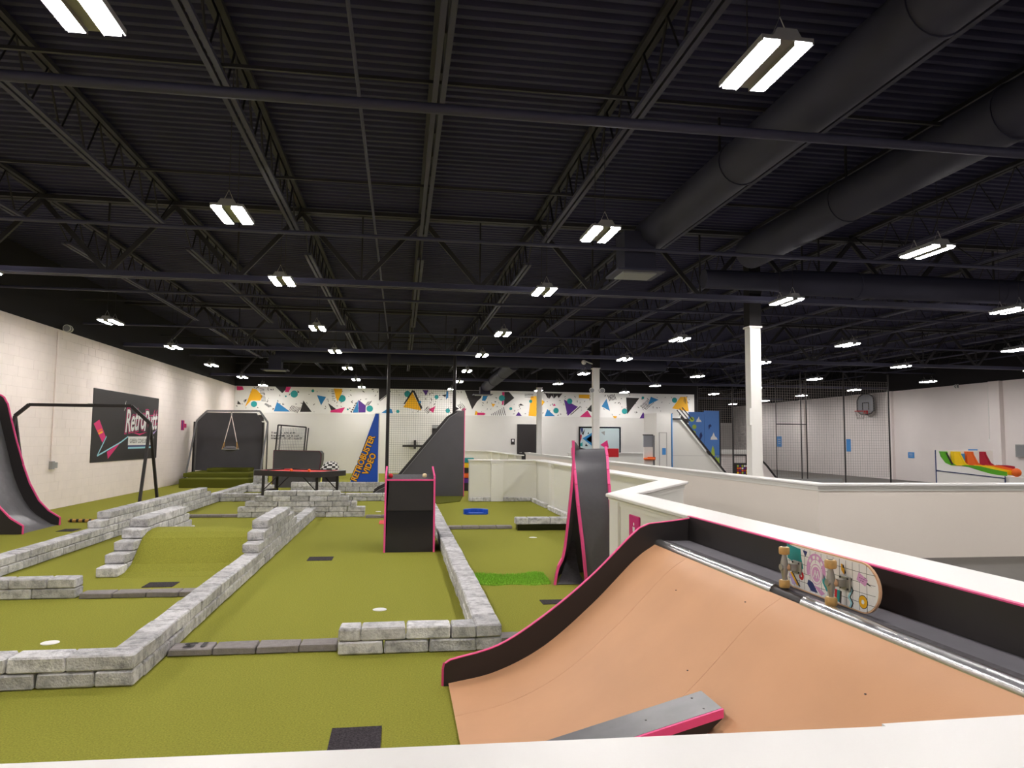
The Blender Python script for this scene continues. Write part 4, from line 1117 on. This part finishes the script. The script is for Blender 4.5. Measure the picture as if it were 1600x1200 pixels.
# grid lines
mb = MB()
for t in (.04, .08, .12, .16):
    for i in range(20): mb.prism([(.02+.032*i, t), (.052+.032*i, t), (.052+.032*i, t+.0016), (.02+.032*i, t+.0016)], lambda p, q: tuple(SP(p[0], p[1], q)), .0006, .0017)
for i in range(14): mb.prism([(.03+.045*i, .01), (.0316+.045*i, .01), (.0316+.045*i, .193), (.03+.045*i, .193)], lambda p, q: tuple(SP(p[0], p[1], q)), .0006, .0017)
stuff(mb.build('grid_lines', M['print_black'], sk))
gp('teal_patch', 'T', [(245, 85), (450, 170), (462, 300), (490, 450), (270, 285)], 1)
gp('navy_patch', 'navy', [(480, 180), (545, 205), (520, 275)], 1)
def ring(cx, cy, r0, r1, m, name, lay, a0=0, a1=360, n=28):
    c = gmap(cx, cy)
    o = [(c[0]+r1*math.cos(math.radians(a0+(a1-a0)*i/n)), c[1]+r1*math.sin(math.radians(a0+(a1-a0)*i/n))) for i in range(n+1)]
    i_ = [(c[0]+r0*math.cos(math.radians(a1-(a1-a0)*i/n)), c[1]+r0*math.sin(math.radians(a1-(a1-a0)*i/n))) for i in range(n+1)]
    gp(name, m, [(max(.01, p[0]), max(.006, min(.197, p[1]))) for p in o+i_], lay, False)
ring(665, 470, .048, .075, 'mauve', 'mauve_arch', 1, -25, 205)
for a in (40, 75, 105, 140): ring(665, 470, .052, .066, 'print_white', 'arch_window', 2, a-9, a+9, 6)
ring(670, 520, .0, .05, 'print_white', 'emblem_disc', 2)
ring(670, 520, .041, .045, 'mauve', 'emblem_ring', 3)
ring(670, 520, .0, .033, 'mauve', 'emblem_core', 3)
c0 = gmap(670, 520)
for k, (dx, a) in enumerate(((-.012, 65), (-.002, 115), (.008, 65), (.018, 115))):
    ca, sa = math.cos(math.radians(a)), math.sin(math.radians(a))
    q = [(c0[0]+dx+ca*u-sa*w, c0[1]+sa*u+ca*w) for u, w in ((-.018, -.0025), (.018, -.0025), (.018, .0025), (-.018, .0025))]
    gp('emblem_stroke', 'print_white', q, 5, False)
ring(465, 540, 0, .019, 'redbox', 'red_dot', 2)
ring(465, 540, 0, .006, 'print_white', 'dot_centre', 4, n=10)
gp('lilac_band', 'lilac', [(285, 490), (320, 510), (395, 655), (340, 650)], 1)
gp('gold_band', 'Y', [(310, 490), (330, 480), (425, 670), (405, 672)], 2)
gp('black_band', 'K', [(330, 480), (345, 485), (450, 690), (425, 680)], 1)
gp('navy_patch', 'navy', [(560, 590), (620, 630), (690, 780), (600, 750), (545, 650)], 1)
gp('mauve_band', 'mauve', [(640, 670), (700, 700), (790, 790), (740, 815)], 2)
gp('teal_band', 'T', [(745, 490), (790, 540), (840, 740), (815, 760), (760, 640)], 1)
gp('navy_patch', 'B', [(825, 300), (945, 345), (935, 400), (840, 380)], 1)
gp('gold_bolt', 'Y', [(1012, 370), (1035, 380), (1030, 420), (1062, 440), (1055, 520), (1018, 460)], 1)
gp('black_tip', 'K', [(1035, 380), (1048, 388), (1078, 500), (1060, 525), (1062, 440), (1035, 420)], 1)
gp('red_bar', 'redbox', [(930, 720), (962, 730), (950, 890), (920, 878)], 1)
gp('teal_bar', 'T', [(962, 730), (1000, 745), (990, 905), (955, 890)], 1)
gp('black_bar', 'K', [(1000, 745), (1022, 755), (1015, 930), (990, 905)], 1)
zz = [(1130, 570), (1110, 650), (1150, 740), (1110, 830), (1150, 915), (1125, 995)]
gp('zigzag_shadow', 'K', [(x+16, y+4) for x, y in zz]+[(x+38, y+8) for x, y in zz[::-1]], 1)
gp('zigzag', 'pale', zz+[(x+24, y+6) for x, y in zz[::-1]], 2)
gp('pink_patch', 'mauve', [(1260, 490), (1375, 605), (1345, 690), (1230, 590)], 1)
for k in range(7):
    x, y = 1265+14*k, 560+((k*37) % 60)
    gp('patch_mark', 'K', [(x, y), (x+20, y+8), (x+19, y+14), (x, y+6)], 2)
gp('black_corner', 'K', [(1375, 640), (1420, 700), (1365, 660)], 1)
ring(1318, 905, .0, .027, 'K', 'ring_outline', 1)
ring(1318, 905, .0, .0245, 'Y', 'yellow_ring', 2)
ring(1318, 905, .0, .009, 'print_white', 'ring_hole', 3, n=14)
def sbx(s0, s1, t0, t1, h0, h1): 
    o_ = SO+SU*s0+SV*t0+SN*h0; return (o_, SU*(s1-s0), SV*(t1-t0), SN*(h1-h0))
for s in (.088, .462):
    tr = bevel(MB().obox(*sbx(s-.012, s+.058, .072, .130, .002, .012)).build('truck', M['alu'], sk), .002)
    MB().obox(*sbx(s+.002, s+.03, .086, .116, .012, .04)).build('truck_body', M['alu'], tr)
    MB().tube([SP(s+.012, .0985, .012)-SN*kick(s), SO+SU*(s+.0)+SV*.0985+SN*.052], .016, 12).build('bushing', M['woodedge'], tr)
    MB().tube([SO+SU*s+SV*(.101+d)+SN*.058 for d in (-.088, -.05, -.02, .02, .05, .088)], [.008, .0105, .017, .017, .0105, .008], 12).build('hanger', M['alu'], tr)
    MB().tube([SO+SU*s+SV*.0985+SN*.06, SO+SU*s+SV*.0985+SN*.078], .015, 12).build('pivot_nut', M['alu'], tr)
    for t in (.0985-.0765, .0985+.0765):
        c_ = SO+SU*s+SV*t+SN*.058
        w_ = MB().tube([c_-SV*.017, c_-SV*.012, c_+SV*.012, c_+SV*.017], [.0215, .0245, .0245, .0215], 20).build('wheel', M['urethane'], sk)
        for d in (-1, 1):
            MB().tube([c_+SV*d*.0165, c_+SV*d*.0178], .018, 16).build('wheel_face', M['cream'], w_)
            MB().tube([c_+SV*d*.017, c_+SV*d*.0195], .009, 12).build('bearing', M['black'], w_)
    for ds, dt in ((-.004, .08), (-.004, .122), (.048, .08), (.048, .122)):
        MB().tube([SO+SU*(s+ds)+SV*dt+SN*.011, SO+SU*(s+ds)+SV*dt+SN*.016], .004, 6).build('bolt', M['black'], tr)

# ================================================================== LEFT WALL FITTINGS
ps = thing('wall_poster', (-7.49, 21.6, 1.9), 'large black poster with white script lettering and pink shapes on left wall', 'poster')
MB().box(-7.499, -7.485, 19.19, 24.06, .95, 2.79).build('poster_board', M['print_black'], ps)
PX = -7.485
def pp(name, m, pts, lay=0): MB().prism(pts, YZ, PX, PX+.002+.001*lay).build(name, M[m], ps)
pp('pink_strip', 'P', [(19.27, 1.91), (19.6, 2.02), (20.05, 1.59), (19.86, 1.44)])
pp('orange_strip', 'orange', [(19.5, 1.74), (19.77, 1.80), (19.82, 1.76), (19.55, 1.7)], 1)
pp('gold_strip', 'Y', [(19.56, 1.68), (19.82, 1.74), (19.86, 1.70), (19.61, 1.64)], 1)
pp('pink_strip', 'P', [(20.18, 1.2), (21.06, 1.43), (20.26, 1.02)])
e = MB()
for a, b in (((20.1, 1.6), (19.57, 1.11)), ((19.57, 1.11), (21.1, 1.45)), ((21.1, 1.45), (21.6, 1.6))): e.bar((PX+.003, *a), (PX+.003, *b), .004, .035)
e.build('blue_line', M['pale'], ps)
pp('plate', 'print_white', [(21.62, 1.36), (23.72, 1.36), (23.72, 1.61), (21.62, 1.6)])
pp('plate_shadow', 'navy', [(21.64, 1.31), (23.72, 1.31), (23.72, 1.36), (21.64, 1.355)])
pp('plate_shadow', 'pale', [(21.64, 1.26), (23.72, 1.26), (23.72, 1.31), (21.64, 1.31)])
text('small_letters', 'GREEN COVE SPRINGS', (PX, 21.74, 1.42), (0, 1, 0), (0, 0, 1), 1.86, .12, M['print_black'], ps, lift=.005)
for gr, m_, lf in ((.07, 'P', .003), (.045, 'print_black', .005), (.02, 'print_white', .007)):
    text('script_letters', 'Retro', (PX, 21.38-gr, 1.72-gr), (0, .995, .08), (0, -.04, 1), 1.5+2*gr, .6+2*gr, M[m_], ps, lift=lf, shear=.25, grow=gr)
    text('script_letters', 'Putt', (PX, 22.86-gr, 1.78-gr), (0, .995, .06), (0, -.04, 1), 1.12+2*gr, .56+2*gr, M[m_], ps, lift=lf+.0005, shear=.25, grow=gr)
pp('swash', 'P', [(21.9, 1.72), (22.5, 1.64), (23.1, 1.74), (22.5, 1.69)])
pp('swash', 'lilac', [(23.2, 1.72), (23.7, 1.68), (24.0, 1.82), (23.65, 1.73)])
pp('bolt_mark', 'print_white', [(21.22, 2.42), (21.34, 2.58), (21.30, 2.46), (21.38, 2.46), (21.24, 2.30), (21.28, 2.41)])

cd = thing('wall_conduit', (-7.48, 17.15, 1), 'thin grey conduit with outlet box on the left block wall', 'conduit')
MB().tube([(-7.48, 17.15, 3.9), (-7.48, 17.15, 1.02)], .018, 8).build('conduit', M['block'], cd)
MB().box(-7.5, -7.43, 17.1, 17.22, .88, 1.05).box(-7.5, -7.45, 17.22, 17.4, .9, 1.02).build('outlet_box', M['G'], cd)
def heads(loc, label, ax):
    t = thing('emergency_light', loc, label, 'light')
    v = Vector(loc); ax = Vector(ax)
    MB().obox(v-ax*.06-Vector((.02, .02, .03)), ax*.12, Vector((.04, .04, 0)), (0, 0, .07)).build('case', M['white'], t)
    for s in (-1, 1):
        MB().tube([v+ax*s*(.17 if ax.x else .06)+Vector((0, .03, 0)), v+ax*s*(.17 if ax.x else .06)+Vector((0, -.05, 0))], [.06, .085], 16).build('lamp_head', M['white'], t)
        MB().tube([v+ax*s*(.17 if ax.x else .06)+Vector((0, -.05, 0)), v+ax*s*(.17 if ax.x else .06)+Vector((0, -.055, 0))], .07, 16).build('lens', M['greyplas'], t)
    return t
heads((-7.42, 17.5, 4.0), 'white twin emergency light on top of the left block wall', (0, 1, 0))
heads((6.17, 22.475, 3.2), 'white twin emergency light heads on the second white column', (1, 0, 0))
heads((21.985, 26.0, 3.9), 'white twin emergency light at the top of the right wall', (0, 1, 0))
cm = thing('camera_dome', (5.75, 22.5, 4.15), 'small white security camera beside the second column top', 'camera')
MB().ball((5.75, 22.5, 4.1), .08).build('dome', M['white'], cm); MB().bar((5.75, 22.5, 4.15), (6.1, 22.6, 4.05), .03, .03).build('arm', M['white'], cm)
hs = thing('flexible_hose', (6.2, 22.9, 4.3), 'curved black flexible hose above the second white column', 'hose')
MB().tube([(5.95+.45*math.cos(a), 22.9, 4.1+.5*math.sin(a)) for a in [math.radians(20+14*i) for i in range(10)]], .06, 10).build('hose', M['duct'], hs)
pk = thing('wall_marker', (-7.49, 26.85, 2), 'pink arrow shaped marker on left block wall', 'sign')
MB().prism([(26.55, 1.84), (26.85, 1.84), (26.85, 1.93), (27.1, 1.93), (27.1, 2.07), (26.85, 2.07), (26.85, 2.18), (26.55, 2.18)], YZ, -7.5, -7.48).build('marker', M['P'], pk)
MB().box(-7.48, -7.478, 26.58, 26.68, 1.84, 2.18).build('marker_band', M['V'], pk)

# ================================================================== BACK WALL
MY = YB-.012
mu = thing('mural', (3.5, MY, 3.3), 'off white mural band with bright triangles, circles and confetti high on the back wall', 'mural')
MB().box(-7.49, 14.49, MY, YB-.0005, 2.74, 3.948).build('mural_ground', M['paper'], mu)
NAMES = {'Y': 'yellow', 'T': 'teal', 'B': 'blue', 'P': 'pink', 'V': 'violet', 'K': 'black', 'G': 'grey'}
for i, (c_, k_, p_) in enumerate(MURAL):
    lay = .001+.0004*(i % 12)
    if k_ == 'c': pts = circle(p_[0], p_[1], p_[2], 22); nm = NAMES[c_]+'_circle'
    else: pts = p_; nm = NAMES[c_]+('_stripe' if c_ == 'K' and len(p_) == 4 and False else '_shape')
    MB().prism(pts, XZ, MY-lay-.001, MY).build(nm, M[c_], mu)
mb = MB(); rr = random.Random(11)
for i in range(300):
    x, z, a, l = rr.uniform(-7.4, 14.4), rr.uniform(2.8, 3.9), rr.uniform(0, 3.14), rr.uniform(.015, .05)
    w = rr.uniform(.008, .018); dx, dz = math.cos(a), math.sin(a)
    mb.prism([(x+dx*l-dz*w, z+dz*l+dx*w), (x-dx*l-dz*w, z-dz*l+dx*w), (x-dx*l+dz*w, z-dz*l-dx*w), (x+dx*l+dz*w, z+dz*l-dx*w)], XZ, MY-.0015, MY-.0002)
stuff(mb.build('confetti', M['K'], mu))

gf = thing('goal_frame', (-4.8, 33.9, 1), 'black framed grey wire goal leaning in front of the back wall', 'frame')
e = [(-5.55, 33.6, 0), (-5.45, 33.9, 2.18), (-4.22, 33.9, 2.09), (-4.32, 33.6, 0)]
for a, b in zip(e, e[1:]): MB().bar(a, b, .06, .06).build('frame_bar', M['black'], gf)
MB().bar((-4.12, 33.9, 2.06), (-4.24, 33.6, 0), .05, .05).build('frame_bar', M['black'], gf)
MB().bar((-5.32, 33.95, 2.14), (-5.42, 33.65, 0), .05, .05).build('frame_bar', M['black'], gf)
netting(gf, (-5.5, 33.62, .05), (1, 0, 0), (.05, .13, 1), 1.2, 2.0, .07, .012, M['greyplas'], 'wire_mesh')
wt = thing('wall_lettering', (-5.2, 34.48, 1.6), 'three rows of tiny black lettering on the back wall behind the goal frame', 'lettering')
rr = random.Random(5)
for z, L_ in ((1.79, 1.05), (1.66, 1.2), (1.54, 1.32)):
    mb = MB(); x = 0
    while x < L_:
        w = rr.uniform(.03, .06)
        if rr.random() > .16:
            mb.box(-5.83+x, -5.83+x+w*.35, 34.485, 34.499, z, z+.075).box(-5.83+x, -5.83+x+w, 34.485, 34.499, z+rr.choice((0, .03, .06)), z+rr.choice((.015, .045, .075))+.015)
        x += w+.014
    stuff(mb.build('letter_row', M['K'], wt))
ft = thing('framed_picture', (9.6, 34.4, 1.7), 'large black framed picture of bright triangles on pale ground, behind second column', 'picture')
MB().box(8.56, 10.66, 34.42, 34.499, .98, 2.28).build('frame', M['blackg'], ft)
MB().box(8.63, 10.58, 34.412, 34.42, 1.05, 2.21).build('print_ground', mat('pale_print', (196, 212, 214), .4), ft)
k_ = .0304*.05
def FP(x, y): return (8.56+(x-205)*.0304/20, 2.28-(y-165)*.0304/20)
for nm, m_, pts in (('blue_triangle', 'B', [(320, 540), (700, 310), (660, 800)]), ('plum_triangle', 'plum', [(440, 570), (640, 420), (610, 700)]),
                    ('navy_shape', 'navy', [(250, 215), (340, 215), (330, 330), (290, 380)]), ('black_shape', 'K', [(340, 330), (400, 240), (350, 430), (290, 400)]),
                    ('magenta_shape', 'P', [(900, 745), (1135, 590), (1185, 830), (1070, 830)]), ('grey_shape', 'G', [(930, 340), (1055, 300), (1050, 440)]),
                    ('crimson_shape', 'crimson', [(250, 420), (300, 430), (280, 560), (250, 640)]), ('teal_shape', 'T', [(250, 700), (320, 660), (320, 790), (250, 790)]),
                    ('black_shape', 'K', [(510, 330), (540, 390), (480, 410)]), ('black_shape', 'K', [(430, 700), (500, 790), (400, 790)])):
    MB().prism([FP(*p) for p in pts], XZ, 34.408-.0003*len(nm), 34.412).build(nm, M[m_], ft)
st = thing('wall_plate', (5.3, 34.49, 1.5), 'small black restroom style plate left of the far black door', 'sign')
MB().box(5.23, 5.42, 34.47, 34.499, 1.38, 1.66).build('plate', M['black'], st)
MB().box(5.28, 5.37, 34.465, 34.47, 1.52, 1.62).build('plate_mark', M['print_white'], st)
tag(MB().box(-6.42, -6.18, 34.4, 34.499, 2.36, 2.64).build('wall_speaker', M['black'], origin=(-6.3, 34.47, 2.5)), 'small black box high on back wall right of the backdrop', 'speaker')

# ================================================================== FAR RIGHT PLAY AREA
rb = tag(MB().box(7.5, 7.97, 26, 26.3, 1.0, 1.32).box(7.47, 7.53, 26.05, 26.25, -.014, 1.05).build('red_panel', M['redbox'], origin=(7.7, 26, 0)), 'red rectangular panel right behind the loop ramp top', 'panel')
bk = thing('hoop_machine', (8.5, 24, 0), 'slim white arcade hoop stand with orange rim left of the white wedge', 'hoop')
MB().box(8.30, 8.62, 24.15, 24.2, 1.40, 1.80).build('backboard', M['glassgrey'], bk); MB().box(8.28, 8.64, 24.14, 24.21, 1.80, 1.83).build('board_edge', M['black'], bk)
MB().box(8.30, 8.62, 24.12, 24.2, -.014, 1.40).build('stand', M['white'], bk); MB().box(8.63, 8.68, 24.1, 24.2, -.014, 1.8).build('post', M['greyplas'], bk)
MB().tube([(8.42+.16*math.cos(a), 23.95+.16*math.sin(a), 1.0) for a in [2*math.pi*i/18 for i in range(19)]], .035, 8).build('rim', M['orange'], bk)
MB().box(8.42, 8.66, 23.98, 24.12, .96, 1.06).build('rim_bracket', M['orange'], bk)
wd = thing('climbing_wedge', (10.3, 25, 0), 'big white wedge with black sloping rail and a tall white end box', 'ramp')
MB().box(9.06, 9.6, 24.95, 26.3, -.014, 2.62).build('end_box', M['white'], wd)
MB().box(9.615, 9.645, 24.93, 26.3, -.014, 2.6).build('blue_edge', M['stick'], wd)
MB().prism([(9.65, -.014), (12.05, -.014), (11.58, .55), (10.03, 2.42), (9.65, 2.44)], XZ, 25.0, 26.3).build('wedge_body', M['pony'], wd)
e = MB().bar((9.98, 24.97, 2.5), (12.05, 24.97, .02), .06, .05); e.build('slope_rail', M['black'], wd)
e = MB().bar((9.66, 24.97, 2.41), (10.0, 24.97, 2.41), .05, .05); e.build('top_rail', M['black'], wd)
e = MB().bar((9.9, 24.97, 2.46), (11.95, 24.97, .0), .04, .05); e.build('white_trim', M['white'], wd)
MB().bar((10.95, 24.93, 1.27), (11.06, 24.93, 1.14), .07, .09).build('rail_joint', M['black'], wd)
MB().box(9.14, 9.17, 24.94, 24.95, .6, 1.92).box(9.42, 9.44, 24.94, 24.95, .6, 1.92).box(9.14, 9.44, 24.94, 24.95, 1.9, 1.92).build('hatch_line', M['wallgrey'], wd)
MB().box(9.26, 9.39, 24.935, 24.95, 1.12, 1.36).build('blue_sticker', M['stick'], wd)
MB().box(9.65, 11.45, 24.996, 25.0, 1.09, 1.1).build('panel_seam', M['wallgrey'], wd)
MB().bar((10.0, 25.4, 2.75), (10.4, 25.4, 2.3), .03, .03).bar((10.1, 25.4, 2.8), (10.5, 25.4, 2.35), .03, .03).bar((10.2, 25.4, 2.85), (10.6, 25.4, 2.4), .03, .03).build('hand_rail', M['black'], wd)
MB().box(10.15, 10.7, 26.0, 26.3, 2.3, 2.45).build('platform_edge', M['black'], wd)
bp = thing('blue_board', (12.2, 28, 0), 'blue outdoor scene board with white clouds and lime shrubs above the wedge', 'board')
MB().box(11.53, 12.18, 28.0, 28.05, -.014, 2.80).box(12.19, 12.83, 28.0, 28.05, -.014, 2.86).build('panel', M['sky'], bp)
MB().box(12.83, 12.88, 27.98, 28.06, -.014, 2.86).build('side_post', M['black'], bp)
def bpp(name, m, pts): MB().prism(pts, XZ, 27.994, 28.0).build(name, M[m], bp)
bpp('cloud', 'print_white', [(11.84, 2.40), (12.07, 2.40), (12.03, 2.48), (11.98, 2.50), (11.96, 2.62), (11.91, 2.53), (11.87, 2.50)])
bpp('cloud', 'print_white', [(12.44, 1.68), (12.75, 1.69), (12.70, 1.78), (12.64, 1.82), (12.58, 1.98), (12.52, 1.84), (12.47, 1.79)])
bpp('lime_crown', 'foliage', circle(11.66, 2.5, .1, 16)); bpp('lime_crown', 'foliage', circle(11.76, 2.2, .09, 16)); bpp('lime_crown', 'foliage', circle(11.72, 1.95, .1, 16))
bpp('stem', 'B', [(11.65, 1.5), (11.67, 1.5), (11.67, 2.4), (11.65, 2.4)])
bpp('lime_bush', 'foliage', [(12.45, 1.04), (12.63, 1.04), (12.6, 1.3), (12.54, 1.45), (12.49, 1.3)])
bpp('lime_bush', 'foliage', [(12.38, .6), (12.82, .6), (12.81, 1.0), (12.74, .92), (12.68, 1.02), (12.6, .9), (12.5, 1.0), (12.4, .85)])
bpp('dark_fleck', 'navy', [(12.36, 2.26), (12.44, 2.32), (12.5, 2.24), (12.42, 2.18), (12.38, 2.08)])
bpp('dark_fleck', 'navy', [(11.98, 1.9), (12.05, 2.0), (12.1, 1.84), (12.04, 1.72), (11.96, 1.6)])

gn = thing('net_cage', (16.5, 26, 0), 'tall see-through netting cage on dark posts in front of the right wall', 'net')
for x, r in ((14.22, .016), (15.25, .022), (15.47, .022), (17.06, .026), (18.98, .03)):
    MB().tube([(x, 26, -.014), (x, 26, 4.3)], r, 8).build('post', M['black'], gn)
MB().tube([(14.22, 26, 2.3), (15.47, 26, 2.3)], .02, 8).build('cross_bar', M['black'], gn)
netting(gn, (13.4, 26, .3), (1, 0, 0), (0, 0, 1), 5.58, 3.7, .1, .0055, M['netw'])
MB().box(14.2, 16.9, 25.96, 26.04, -.014, .22).build('base_skirt', M['G'], gn)
MB().box(17.09, 17.25, 25.9, 25.95, 1.27, 1.75).build('blue_sticker', M['stick'], gn)
gq = thing('net_cage', (13.3, 33, 0), 'smaller dark netting panel beside the blue board', 'net')
for x in (13.2, 14.85): MB().tube([(x, 31.0, -.014), (x, 31.0, 4.4)], .035, 8).build('post', M['black'], gq)
netting(gq, (13.2, 31, .0), (1, 0, 0), (0, 0, 1), 3.2, 4.0, .1, .006, M['netw'])
bn = thing('bench', (15.8, 33.2, 0), 'white ledge bench at the far right behind the net', 'bench')
MB().box(14.8, 16.8, 33.0, 33.5, 1.02, 1.22).build('bench_top', M['white'], bn); MB().box(14.9, 16.7, 33.2, 33.5, -.014, 1.02).build('bench_base', M['wallr'], bn)
cbx = thing('pattern_box', (14.7, 30, 0), 'box with multicoloured confetti pattern beside the tall column', 'box')
MB().box(14.53, 15.18, 30.0, 30.4, -.014, .68).build('box_body', M['print_black'], cbx)
MB().box(14.53, 15.18, 30.0, 30.4, 1.0, 1.06).box(14.53, 14.57, 30.36, 30.4, .68, 1.0).box(15.14, 15.18, 30.36, 30.4, .68, 1.0).build('upper_shelf', M['black'], cbx)
rr = random.Random(2); cols = ['yellow', 'orange', 'crimson', 'print_white', 'V', 'foliage']
byc = {c_: MB() for c_ in cols}
for i in range(6):
    for j in range(6):
        byc[cols[rr.randrange(6)]].box(14.54+.106*i, 14.54+.106*i+.075, 29.99, 30.0, .02+.1*j, .02+.1*j+.075)
for c_ in cols:
    if byc[c_].v: stuff(byc[c_].build('pattern_squares', M[c_], cbx))
ar = thing('arched_ramp', (12.7, 23.9, 0), 'low arched ramp with black top edge right of the tall column', 'ramp')
arc = [(12.3, 1.03), (12.5, .99), (12.62, .9), (12.76, .76), (12.9, .58), (13.05, .4), (13.25, .2), (13.45, 0)]
e = MB()
for a, b in zip(arc, arc[1:]): e.bar((a[0], 24, a[1]), (b[0], 24, b[1]), .05, .06)
e.build('edge_rail', M['black'], ar)
MB().prism([(12.3, 0)]+[(x, z-.02) for x, z in arc[:-1]]+[(13.4, 0)], XZ, 24.0, 24.6).build('ramp_side', M['wallr'], ar)

# basketball hoop on the right wall
hp_ = thing('basketball_hoop', (21.8, 31.3, 3), 'grey basketball backboard with red rim on the right wall', 'hoop')
bo = [(30.75, 3.12), (30.98, 2.98), (31.35, 2.93), (31.72, 2.98), (31.98, 3.12), (31.98, 3.62), (31.85, 3.8), (31.65, 3.88), (31.35, 3.92), (31.05, 3.88), (30.85, 3.8), (30.75, 3.62)]
MB().prism(bo, YZ, 21.70, 21.74).build('backboard', M['glassgrey'], hp_)
e = MB()
for a, b in zip(bo, bo[1:]+bo[:1]): e.bar((21.69, *a), (21.69, *b), .03, .045)
for a, b in (((31.12, 3.16), (31.12, 3.5)), ((31.12, 3.5), (31.58, 3.5)), ((31.58, 3.5), (31.58, 3.16))): e.bar((21.69, *a), (21.69, *b), .02, .035)
e.build('board_border', M['black'], hp_)
MB().box(21.74, 22.0, 31.1, 31.6, 3.1, 3.5).build('wall_mount', M['black'], hp_)
MB().tube([(21.38+.24*math.cos(a), 31.3+.24*math.sin(a), 3.1) for a in [2*math.pi*i/24 for i in range(25)]], .018, 8).build('rim', M['redbox'], hp_)
MB().box(21.6, 21.7, 31.2, 31.42, 2.98, 3.13).build('rim_bracket', M['redbox'], hp_)
mb = MB()
for i in range(12):
    a = 2*math.pi*i/12
    for da in (-.5, .5):
        mb.tube([(21.38+.24*math.cos(a), 31.3+.24*math.sin(a), 3.1), (21.38+.14*math.cos(a+da), 31.3+.14*math.sin(a+da), 2.72)], .005, 4)
stuff(mb.build('rim_net', M['netw'], hp_))

# rainbow slide game
sg_ = thing('lane_game', (15.6, 18.2, 0), 'white lane game with green, yellow, orange and crimson curved lanes', 'game')
MB().prism([(14.5, -.014), (16.62, -.014), (16.62, .72), (16.2, .78), (15.8, .88), (15.5, .97), (15.0, 1.0), (14.8, 1.08), (14.66, 1.25), (14.6, 1.43), (14.5, 1.43)], XZ, 18.0, 18.03).build('side_panel', M['white'], sg_)
MB().box(14.86, 16.66, 18.42, 18.45, -.014, 1.42).build('back_panel', M['white'], sg_)
e = MB().bar((14.5, 17.99, .87), (16.62, 17.99, .66), .015, .02).bar((14.5, 17.99, 0), (14.5, 17.99, 1.43), .02, .02).bar((16.62, 17.99, 0), (16.62, 17.99, .72), .02, .02)
e.build('blue_edge', M['navy'], sg_)
MB().bar((14.52, 17.985, .9), (16.6, 17.985, .69), .01, .035).build('white_rail', M['print_white'], sg_)
for k, m_ in enumerate(('green', 'yellow', 'orange', 'crimson')):
    x0, y0, xs = 14.80+.475*k, 18.04+.085*k, 15.44+.42*k
    fin = [(x0, 1.39)] + spline([(x0+.19, 1.39), (x0+.23, 1.25), (x0+.31, 1.10), (x0+.46, 1.01)], 3) + [(x0, 1.0)]
    f_ = MB().prism(fin, XZ, y0+.10, y0+.24).build('upright_'+m_, M[m_], sg_)
    MB().prism([(x0+.13, 1.36), (x0+.17, 1.36), (x0+.36, 1.03), (x0+.30, 1.03)], XZ, y0+.09, y0+.10).build('groove', M['black'] if k == 0 else M[m_], f_)
    tp = spline([(xs, 1.02), (xs+.4, 1.0), (xs+.8, .92), (xs+1.3, .83)], 3); bt = spline([(xs+1.3, .72), (xs+.7, .79), (xs+.3, .92), (xs-.04, 1.0)], 3)
    tp = [p for p in tp if p[0] < 17.35] ; bt = [p for p in bt if p[0] < 17.35]
    MB().prism(tp+bt, XZ, y0, y0+.08).build('lane_'+m_, M[m_], sg_)
MB().box(15.62, 15.86, 18.40, 18.42, 1.02, 1.33).build('blue_sticker', M['stick'], sg_)
tag(MB().ball((16.98, 17.98, .82), .12, 16, 10).build('play_ball', M['orange'], origin=(16.98, 17.98, .7)), 'orange play ball at the low end of the coloured lanes', 'ball')
tag(MB().prism([(16.66, -.014), (17.5, -.014), (17.5, .69), (16.66, .69)], XZ, 17.9, 18.6).build('ball_bin', M['white'], origin=(17.0, 18.2, 0)), 'white bin at the low end of the coloured lanes', 'bin')

def wsign(y, z, w, h, label, m='stick', cat='sign', nm='wall_notice'):
    t = thing(nm, (21.99, y, z), label, cat)
    MB().box(21.975, 21.999, y-w/2, y+w/2, z-h/2, z+h/2).build('plate', M[m], t)
    for k in range(3): MB().box(21.972, 21.975, y-w*.3, y+w*.3, z+h*(.2-.2*k), z+h*(.2-.2*k)+h*.05).build('print_line', M['print_white'], t)
wsign(28.74, 1.1, .36, .25, 'small blue notice low on the bare right wall')
wsign(39.87, 1.65, .5, .6, 'blue notice on the right wall behind the net')
wsign(25.27, 1.2, .45, .4, 'blue notice on the right wall behind the coloured lanes')
eb = thing('switch_panel', (21.97, 22.9, 1.36), 'grey electrical box on the right wall at the frame edge', 'box')
MB().box(21.9, 21.999, 22.6, 23.2, 1.15, 1.6).build('box_case', M['G'], eb); MB().box(21.89, 21.9, 22.66, 23.14, 1.2, 1.55).build('box_door', M['greyplas'], eb)
rd = thing('hanging_cable', (21.9, 24.5, 2), 'thin white cord hanging on the right wall beside the pilaster', 'cord')
MB().tube([(21.97, 24.4, 3.9), (21.97, 24.42, 1.8)], .012, 6).build('cord', M['white'], rd); MB().box(21.94, 21.99, 24.36, 24.46, 1.68, 1.8).build('plug', M['white'], rd)
